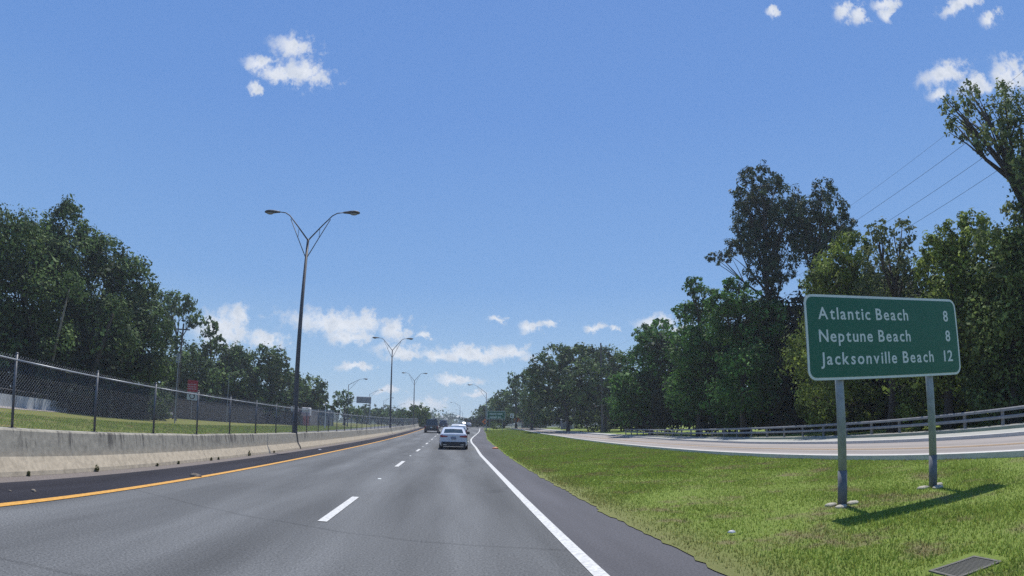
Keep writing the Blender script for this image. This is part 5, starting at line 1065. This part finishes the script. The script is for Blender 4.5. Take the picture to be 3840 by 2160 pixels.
# ---------------------------------------------------------------- vehicles
def wheel_mesh():
    t = MB(); rings = []
    for x, r_ in ((-.11, .26), (-.11, .31), (-.07, .335), (.07, .335), (.11, .31), (.11, .26)):
        rings.append([(x, r_*math.cos(2*math.pi*k/20), r_*math.sin(2*math.pi*k/20)) for k in range(20)])
    t.loft(rings); tm = t.mesh('tyre', m_black, True)
    r = MB(); r.tube([(-.113, 0, 0), (.113, 0, 0)], .21, 14)
    return tm, r.mesh('rim', m_chrome)
TYRE, RIM = wheel_mesh()
def car(name, label, loc, paint, style, dims, cat, light=None, rz=0.0):
    L_, W, H_ = dims; root = empty(name, loc, rz); tag(root, label, cat)
    S = {'sedan': dict(deck=1.05, bel=.98, roof=[(0, .50, .28, .96), (.36, 1.25, .62, .80), (.47, 1.75, .9, .70)], front=.78),
         'suv':   dict(deck=1.02, bel=1.02, roof=[(0, .02, .9, .97), (.45, .22, 1.3, .90), (H_-1.02-.06, .55, 1.7, .80), (H_-1.02, .9, 2.0, .70)], front=.95),
         'pickup': dict(deck=1.18, bel=1.15, roof=[(0, 2.0, 1.5, .95), (.5, 2.1, 1.9, .88), (H_-1.15-.05, 2.25, 2.2, .80), (H_-1.15, 2.5, 2.4, .72)], front=1.05)}[style]
    w = W/2; dk, bl, fr = S['deck'], S['bel'], S['front']; lo = .20 if style == 'sedan' else .34
    sta = [(0, .86, lo+.16, dk-.12), (.05, .94, lo+.08, dk-.03), (.25, .985, lo, dk), (L_*.25, 1, lo, bl+.03), (L_*.55, 1, lo, bl), (L_*.72, 1, lo, bl-.02), (L_*.88, .97, lo, fr), (L_*.97, .88, lo+.05, fr-.1), (L_, .74, lo+.14, fr-.25)]
    rings = []
    for y, k, zb, zt in sta:
        q = w*k; zm = zb+(zt-zb)*.55
        rings.append([(-q*.86, y, zb), (-q, y, zb+.16), (-q*1.0, y, zm), (-q*.95, y, zt-.10), (-q*.86, y, zt), (0, y, zt+.025), (q*.86, y, zt), (q*.95, y, zt-.10), (q*1.0, y, zm), (q, y, zb+.16), (q*.86, y, zb), (0, y, zb)])
    body = MB(); body.loft(rings)
    bo = fix_normals(body.build('body', paint, root)); 
    md = bo.modifiers.new('round', 'BEVEL'); md.width = .035; md.segments = 2; md.limit_method = 'ANGLE'; md.angle_limit = R(25)
    # cabin
    rr_ = []
    for dz, yb, yf, k in S['roof']:
        y1 = L_-yf-(1.0 if style != 'suv' else .9); z = bl+dz-.01
        q = w*k*.96; rr_.append([(-q, yb+.12, z), (-q*.8, yb, z), (0, yb-.03, z+(.02 if dz else 0)), (q*.8, yb, z), (q, yb+.12, z), (q, y1-.15, z), (q*.7, y1, z), (-q*.7, y1, z), (-q, y1-.15, z)])
    cab = MB(); cab.loft(rr_); co = fix_normals(cab.build('cabin', paint, root))
    md = co.modifiers.new('round', 'BEVEL'); md.width = .04; md.segments = 2; md.limit_method = 'ANGLE'; md.angle_limit = R(20)
    def quad(ra, rb, ia, ib, f0, f1, s0, s1, off, nm, m, par):
        """glass patch between two cabin rings, slightly proud of the sheet metal"""
        A0, A1, B0, B1 = (Vector(rr_[ra][ia]), Vector(rr_[ra][ib]), Vector(rr_[rb][ia]), Vector(rr_[rb][ib]))
        def P(s, f): return (A0.lerp(A1, s)).lerp(B0.lerp(B1, s), f)+Vector(off)
        n_ = 3; vs = []; fs = []
        for j in range(2):
            for i in range(n_+1): vs.append(P(s0+(s1-s0)*i/n_, (f0, f1)[j]))
        for i in range(n_): fs.append((i, i+1, i+n_+2, i+n_+1))
        o = MB().add(vs, fs).build(nm, m, par); md = o.modifiers.new('thick', 'SOLIDIFY'); md.thickness = .012; return o
    last = 1 if style == 'sedan' else 2
    # rear window: across ring points 1..3
    def rearwin():
        pts = []
        a, b = rr_[0], rr_[1]; c = rr_[2]
        if style == 'sedan': lo_, hi_ = (a, b, .12), (a, b, .93)
        else: lo_, hi_ = (a, b, .25) if style == 'suv' else (a, b, .2), (b, c, .55)
        vs = []
        for (p_, q_, f) in (lo_, hi_):
            l = Vector(p_[1]).lerp(Vector(q_[1]), f); r2 = Vector(p_[3]).lerp(Vector(q_[3]), f); m_ = Vector(p_[2]).lerp(Vector(q_[2]), f)
            l = l.lerp(m_, .02); r2 = r2.lerp(m_, .02)
            for v in (l, m_, r2): vs.append(v+Vector((0, -.022, .012)))
        o = MB().add(vs, [(0, 1, 4, 3), (1, 2, 5, 4)]).build('rear_window', m_glass, root)
        md = o.modifiers.new('thick', 'SOLIDIFY'); md.thickness = .012
    rearwin()
    for ia, sg in ((4, 1), (0, -1)):
        ib = 5 if ia == 4 else 8
        for s0, s1 in ((.06, .46), (.50, .92)):
            if style == 'sedan': quad(0, 1, ia, ib, .14, .9, s0, s1, (sg*.014, 0, 0), 'side_window', m_glass, root)
            else: quad(0, 2, ia, ib, .12, .8, s0, s1, (sg*.016, 0, 0), 'side_window', m_glass, root)
    quad(0, 1 if style == 'sedan' else 2, 7, 6, .12, .9, .03, .97, (0, .02, .012), 'windscreen', m_glass, root)
    m_tail = bpy.data.materials.get('tail_lamp_red') or mat('tail_lamp_red', (.28, .012, .02), .3)
    zt = dk-.20
    for s in (-1, 1):
        t = MB()
        if style == 'sedan':
            t.add([(s*w*.93, .10, zt-.05), (s*w*.93, .10, zt+.085), (s*w*.42, -.012, zt+.03), (s*w*.42, -.012, zt-.03), (s*w*.86, -.02, zt-.06), (s*w*.86, -.02, zt+.08)], [(4, 3, 2, 5), (0, 4, 5, 1)])
        else:
            t.box(min(s*w*.80, s*w*.95), max(s*w*.80, s*w*.95), -.03, .06, zt-.28, zt+.12)
        o = t.build('tail_light', m_tail, root)
        if style == 'sedan': o.modifiers.new('thick', 'SOLIDIFY').thickness = .02
        mi = MB(); mi.bbox(min(s*(w-.02), s*(w+.20)), max(s*(w-.02), s*(w+.20)), L_*.60, L_*.60+.12, bl-.02, bl+.16, .03); mi.build('mirror', m_blackp, root)
        MB().box(min(s*w*.5, s*w*.85), max(s*w*.5, s*w*.85), L_-.10, L_-.02, fr-.30, fr-.16).build('headlight', m_chrome, root)
        for yy in (L_*.19, L_*.80):
            wk = 1.0 if style == 'sedan' else 1.18
            wo = bpy.data.objects.new('wheel', TYRE); COL.objects.link(wo); wo.parent = root; wo.location = (s*(w-.10), yy, .335*wk); wo.scale = (wk, wk, wk)
            ro = bpy.data.objects.new('rim', RIM); COL.objects.link(ro); ro.parent = wo
    MB().bbox(-w*.84, w*.84, -.035, .25, lo+.02, lo+.31, .03).build('rear_bumper', m_blackp, root)
    if style == 'pickup':
        MB().bbox(-w*.9, w*.9, -.14, .05, .48, .70, .03).build('step_bumper', m_blackp, root)
        MB().box(-w*.78, w*.78, -.006, .03, .74, 1.14).build('tailgate', paint, root)
    pl = MB().box(-.155, .155, -.05, -.036, dk-.38, dk-.22).build('number_plate', m_signwhite if style != 'sedan' else mat('plate_shade_painted', (.20, .22, .28), .5), root)  # sedan plate carries its shade in a darkened blue-grey colour
    if style == 'sedan':
        for s in (-1, 1): MB().box(min(s*.45, s*.66), max(s*.45, s*.66), -.045, -.036, lo+.10, lo+.135).build('exhaust_tip', m_chrome, root)
        MB().box(-.36, .36, -.006, .05, dk-.135, dk-.115).build('boot_trim', m_chrome, root)
    return root
def paint(name, c, rough=.25, metal=0.0):
    m, nt, b = node_mat(name); b.inputs['Base Color'].default_value = (*c, 1); b.inputs['Roughness'].default_value = rough; b.inputs['Metallic'].default_value = metal
    b.inputs['Coat Weight'].default_value = .6; b.inputs['Coat Roughness'].default_value = .08
    return m
car('sedan_car', 'white sedan directly ahead in the right lane, nearest of the cars', (.13, 36.2, 0), paint('white_paint', (.54, .575, .63)), 'sedan', (4.85, 1.84, 1.46), 'car')
car('pickup_truck', 'large black pickup truck in the left lane, leftmost vehicle', (-3.15, 88, zg(88)), paint('black_paint', (.012, .013, .018)), 'pickup', (5.8, 2.2, 2.22), 'pickup truck')
car('delivery_van', 'dark tall van just right of the black pickup', (-1.9, 132, zg(132)), paint('dark_grey_paint', (.035, .035, .05)), 'suv', (5.2, 1.95, 2.05), 'van')
car('suv_car', 'white car half hidden right behind the nearest white sedan', (.78, 62, zg(62)), paint('white_paint_warm', (.74, .75, .74)), 'suv', (4.7, 1.9, 1.63), 'car')
car('suv_car', 'dark green car with a tall glass back in front of the covered truck', (2.15, 112, zg(112)), paint('dark_green_paint', (.03, .06, .06)), 'suv', (4.6, 1.85, 1.75), 'car')
car('sedan_car', 'small silver car on the right edge of the queue, farthest car', (5.3, 176, .9), paint('silver_paint', (.42, .43, .47), .3, .5), 'sedan', (4.7, 1.8, 1.46), 'car')
ct = empty('covered_truck', (6.7, 222, .9)); tag(ct, 'covered truck with a rounded grey-green top beyond the silver car', 'truck')
q = MB(); rings = []
for y in (0, 7.5):
    rings.append([(-1.3, y, 1.1)]+[(1.3*math.cos(math.pi-a), y, 2.3+.75*math.sin(a)) for a in [math.pi*i/10 for i in range(11)]]+[(1.3, y, 1.1)])
q.loft(rings); fix_normals(q.build('cargo_cover', mat('tarpaulin', (.10, .125, .115), .8, noise=.15, scale=1), ct))
MB().bbox(-1.2, 1.2, 7.8, 9.6, .6, 2.7, .15).build('cab', m_whitef, ct)
MB().box(-1.1, 1.1, 0, 9.4, .6, 1.08).build('chassis', m_black, ct)
for s in (-1, 1):
    for y in (1.0, 2.3, 8.3):
        wo = bpy.data.objects.new('wheel', TYRE); COL.objects.link(wo); wo.parent = ct; wo.location = (s*1.05, y, .45); wo.scale = (1.5, 1.4, 1.4)

# ---------------------------------------------------------------- trees
TL = [
 'leftmost broad dark oak cut by the left picture edge', 'oak with the highest round top on the left side', 'oak whose crown slopes down toward the gap left of the sparse pine',
 'sparse pine with sky and cloud showing through its crown', 'thin pine with open tufted crown just right of the utility pole', 'oak directly behind the red sign, lower than the pines',
 'oak with a peaked top left of the nearest lamp pole', 'rounded oak directly behind the nearest lamp pole', 'small sparse tree beside the single-armed lamp and message board',
 'first low far tree right under the message board', 'second low far tree right of the message board', 'low far tree left of the second median lamp', 'low far tree behind the second median lamp pole',
 'small dark tree left of the round bright tree', 'round bright green tree at the far end of the barrier', 'lowest distant trees at the right of the car queue', 'far oak right behind the grey single-armed lamp',
 'far oak behind the small green guide sign', 'narrow pine with open layered top above the orange sign', 'dark tree between the narrow pine and the big oak', 'left half of the big rounded grey-green oak behind the entrance wall',
 'right half of the big rounded oak behind the utility pole', 'vine-covered tree above the start of the railing', 'tall vine-covered tree with ragged top left of the pines', 'vine-covered mass directly below the left pine crown',
 'tallest pine with a wide layered dark crown and a long left branch', 'second pine with thinner crown right of the tallest pine', 'leafy tree filling the space behind the left half of the sign',
 'thin pale tree rising above the middle of the sign', 'yellow-green tree right above the right end of the sign', 'dark broad tree at the right picture edge', 'nearest tall airy tree leaning in at the upper right corner']
for i, (nm, kd, D, base, bl) in enumerate(TREES):
    size = max(.18, D*.0052)
    cover = {'pine': 2.9, 'light': 1.3, 'airy': 1.5, 'loose': 2.4}.get(kd, 3.0)
    tr_ = {'pine': .50, 'vine': .3, 'airy': .36}.get(kd, .30)
    tree(nm, kd, base, bl, size, TL[i], 100+i, cover, tr_, group='trees along the left side' if base[0] < 0 else 'trees along the right side', pale=(i in (0, 1, 2)), sub={'pine': .24, 'airy': .33, 'loose': .28, 'light': .26}.get(kd, .31), kmul={'pine': 1.15, 'airy': 1.0}.get(kd, 1.15))
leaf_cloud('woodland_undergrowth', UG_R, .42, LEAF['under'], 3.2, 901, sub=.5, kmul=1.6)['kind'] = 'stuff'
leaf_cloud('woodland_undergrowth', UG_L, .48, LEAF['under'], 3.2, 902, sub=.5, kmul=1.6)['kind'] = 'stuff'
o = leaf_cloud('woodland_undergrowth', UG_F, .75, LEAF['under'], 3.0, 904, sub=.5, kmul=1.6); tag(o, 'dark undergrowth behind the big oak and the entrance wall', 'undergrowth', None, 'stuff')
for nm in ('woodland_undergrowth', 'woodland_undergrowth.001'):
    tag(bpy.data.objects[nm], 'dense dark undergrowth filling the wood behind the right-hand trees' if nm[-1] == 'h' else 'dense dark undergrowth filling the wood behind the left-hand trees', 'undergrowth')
rngw = random.Random(4)
DW = []
for k in range(60):
    a = -42+96*k/59; D = rngw.uniform(430, 620)
    if 0.5 < a < 4.5: continue
    DW.append((D*math.sin(R(a)), D*math.cos(R(a)), 3.5, rngw.uniform(12, 20), rngw.uniform(6, 11)))
o = leaf_cloud('distant_woodland', DW, 3.0, LEAF['oak'], 2.6, 903, sub=.5); tag(o, 'low band of distant woodland along the horizon', 'woodland', None, 'stuff')
# leaning trunks; the pale one stands in for a windscreen reflection
for i, (b0, t0, r0, lb) in enumerate((((-36.5, 42.0, 0), (-33.6, 40.2, 10.5), .17, 'slim pale windscreen reflection built as a leaning bare trunk'), ((-34.2, 45.2, 0), (-32.0, 45.6, 9.6), .34, 'thicker brown leaning bare trunk right of the pale one'))):
    q = empty('trunk_and_reflection', b0); tag(q, lb, 'tree trunk')
    b = MB(); e = [t0[k]-b0[k] for k in range(3)]
    b.tube([(0, 0, -.1), (e[0]*.25, e[1]*.3, e[2]*.3), (e[0]*.6, e[1]*.6, e[2]*.65), tuple(e)], [r0, r0*.9, r0*.7, r0*.4], 9)
    b.build('stem', m_bark_pale if i == 0 else m_bark, q, True)
    leaf_cloud('crown', [(e[0], e[1], e[2]+.5, 1.4, 1.2), (e[0]+.8, e[1]+.5, e[2]-.4, .9, .8)], .2, LEAF['loose'], 1.1, 950+i, parent=q)
# palms and shrubs by the entrance wall
def palm(loc, h, label, seed, n=26, L_=1.9):
    rt = empty('palm_shrub', loc); tag(rt, label, 'palm', 'palms by the entrance wall')
    MB().tube([(0, 0, 0), (0, 0, h)], [.14, .10], 8).build('stem', m_bark, rt)
    f = MB(); rg = random.Random(seed)
    for k in range(n):
        a = rg.uniform(0, 6.28); e = rg.uniform(-.15, 1.1); Lk = L_*rg.uniform(.7, 1.1)
        pr_ = Vector((0, 0, h)); 
        for s in range(6):
            t0_, t1_ = s/6, (s+1)/6
            def Q(t): return Vector((math.cos(a)*Lk*t*math.cos(e), math.sin(a)*Lk*t*math.cos(e), h+Lk*t*math.sin(e)-1.1*t*t))
            p0, p1 = Q(t0_), Q(t1_); sd = Vector((-math.sin(a), math.cos(a), -.2))
            w0, w1 = .05+.32*math.sin(math.pi*min(1, t0_+.08)), .05+.32*math.sin(math.pi*min(1, t1_+.05))*(0 if s == 5 else 1)
            f.add([p0-sd*w0*.5, p0+sd*w0*.5, p1+sd*w1*.5, p1-sd*w1*.5], [(0, 1, 2, 3)])
    me = f.mesh('fronds', LEAF['bright']); n_ = len(me.vertices)
    at = me.color_attributes.new('tint', 'FLOAT_COLOR', 'POINT'); c_ = np.ones((n_, 4)); t_ = np.repeat(np.random.default_rng(seed).uniform(.4, 1, n_//4), 4); c_[:, 0] = t_; c_[:, 1] = t_; c_[:, 2] = t_
    at.data.foreach_set('color', c_.reshape(-1))
    o = bpy.data.objects.new('fronds', me); COL.objects.link(o); o.parent = rt
palm((25.6, 112, .75), 1.1, 'small bright palm just right of the entrance pillar', 1, L_=1.6)
palm((27.3, 112.5, .75), 2.0, 'larger bright palm in the middle of the group by the entrance wall', 2)
palm((29.2, 113, .75), 2.3, 'palm nearest the utility pole in the entrance planting', 3)
for i, (x, y, r_, lb) in enumerate(((23.0, 90.5, .9, 'rounded grey-green shrub at the left foot of the utility pole'), (25.0, 90.5, .9, 'rounded grey-green shrub at the right foot of the utility pole'), (21.8, 105, .5, 'low shrub in the grass before the entrance wall'))):
    o = leaf_cloud('shrub', [(0, 0, r_*.5, r_, r_*.7)], .22, LEAF['light'], 2.0, 500+i); o.location = (x, y, .5); tag(o, lb, 'shrub')
o = leaf_cloud('shrub', [(0, 0, 1.2, 1.6, 1.2), (1.5, 1.5, 1.0, 1.2, 1.0)], .28, LEAF['bright'], 1.6, 510); o.location = (-36.4, 46, 0); tag(o, 'bright green bush behind the end of the left parapet', 'shrub')
o = leaf_cloud('shrub', [(0, 0, .8, 1.0, .8), (1.2, 1, .6, .8, .6)], .28, LEAF['bright'], 1.6, 511); o.location = (9.6, 128, .8); tag(o, 'yellow-green bush at the foot of the small far guide sign', 'shrub')

# ---------------------------------------------------------------- grass blades on the verges
def grass(name, n, xr, yr, label, hgt, seed, matl, dens_y=None):
    rng = np.random.default_rng(seed)
    y = yr[0]+(yr[1]-yr[0])*rng.uniform(0, 1, n)**(dens_y or 1.0)
    xl = np.interp(y, [a for a, b in RSH], [b for a, b in RSH]) if xr is None else np.full(n, xr[0])
    xh = np.interp(y, [a for a, b in KB], [b for a, b in KB]) if xr is None else np.full(n, xr[1])
    x = xl+.0+(xh-xl)*rng.uniform(0, 1, n)
    edge = (x-xl)
    # clumpy cover, thin along the tarmac
    cx = np.sin(x*2.1+np.sin(y*1.3)*1.7)+np.sin(y*1.7+np.sin(x*.9)*2.1)+np.sin(x*.7-y*.5)*.8
    keep = rng.uniform(0, 1, n) < np.clip(.62+.12*cx, .12, 1)*np.clip(edge/.6+.32, 0, 1)
    keep &= ~((abs(x-4.50) < .42) & (abs(y-3.52) < .26))
    x, y, cx = x[keep], y[keep], cx[keep]; n = len(x)
    z = np.array([zg(v) for v in y]) if yr[1] > 35 else np.zeros(n)
    far = np.clip(y/14, .75, 5)
    h = hgt*rng.uniform(.5, 1.5, n)*(1+.10*cx)*np.clip(far**.35, .9, 1.7); w = .0085*rng.uniform(.7, 1.6, n)*far
    a = rng.uniform(0, 2*np.pi, n); tilt = rng.uniform(0, .85, n)
    b2 = rng.uniform(0, 2*np.pi, n)
    dx, dy = np.cos(b2)*np.sin(tilt)*h, np.sin(b2)*np.sin(tilt)*h; dz = np.cos(tilt)*h
    V = np.empty((n, 3, 3))
    V[:, 0] = np.stack([x-np.cos(a)*w, y-np.sin(a)*w, z+.01], 1); V[:, 1] = np.stack([x+np.cos(a)*w, y+np.sin(a)*w, z+.01], 1)
    V[:, 2] = np.stack([x+dx, y+dy, z+.01+dz], 1)
    me = bpy.data.meshes.new(name); me.vertices.add(n*3); me.loops.add(n*3); me.polygons.add(n)
    me.vertices.foreach_set('co', V.reshape(-1)); me.loops.foreach_set('vertex_index', np.arange(n*3, dtype=np.int32)); me.polygons.foreach_set('loop_start', np.arange(0, n*3, 3, dtype=np.int32)); me.update()
    t = rng.uniform(.55, 1.25, n); col = np.ones((n, 3, 4)); yel = rng.uniform(.9, 1.25, n)
    col[:, :, 0] = (t*yel)[:, None]; col[:, :, 1] = t[:, None]; col[:, :, 2] = (t*.95)[:, None]
    at = me.color_attributes.new('tint', 'FLOAT_COLOR', 'POINT'); at.data.foreach_set('color', col.reshape(-1))
    me.materials.append(matl)
    o = bpy.data.objects.new(name, me); COL.objects.link(o)
    return tag(o, label, 'grass', None, 'stuff')
grass('grass', 420000, None, (1.5, 34), 'mown green and brown roadside grass around the green distance sign', .045, 11, m_blade, 1.5)
grass('grass', 120000, None, (34, 120), 'far end of the green roadside grass', .055, 12, m_blade, 1.2)
grass('grass', 90000, (-26.5, -17.3), (16, 110), 'grass of the far median beyond the left fence', .06, 13, m_blade, 1.3)

hz = MB().box(-700, 800, -40, 700, -1.2, 34).build('haze', None)  # thin scattering volume added to lift the dark tones, as veiling glare would
hz['kind'] = 'stuff'; hz['label'] = 'thin bluish haze added over the whole road to lift the dark tones'
m = bpy.data.materials.new('haze'); m.use_nodes = True; nt = m.node_tree; nt.nodes.clear()
v = nt.nodes.new('ShaderNodeVolumePrincipled'); v.inputs['Color'].default_value = (.80, .88, 1.0, 1); v.inputs['Density'].default_value = .0006; v.inputs['Anisotropy'].default_value = .2
oo = nt.nodes.new('ShaderNodeOutputMaterial'); nt.links.new(v.outputs[0], oo.inputs['Volume'])
hz.data.materials.append(m)
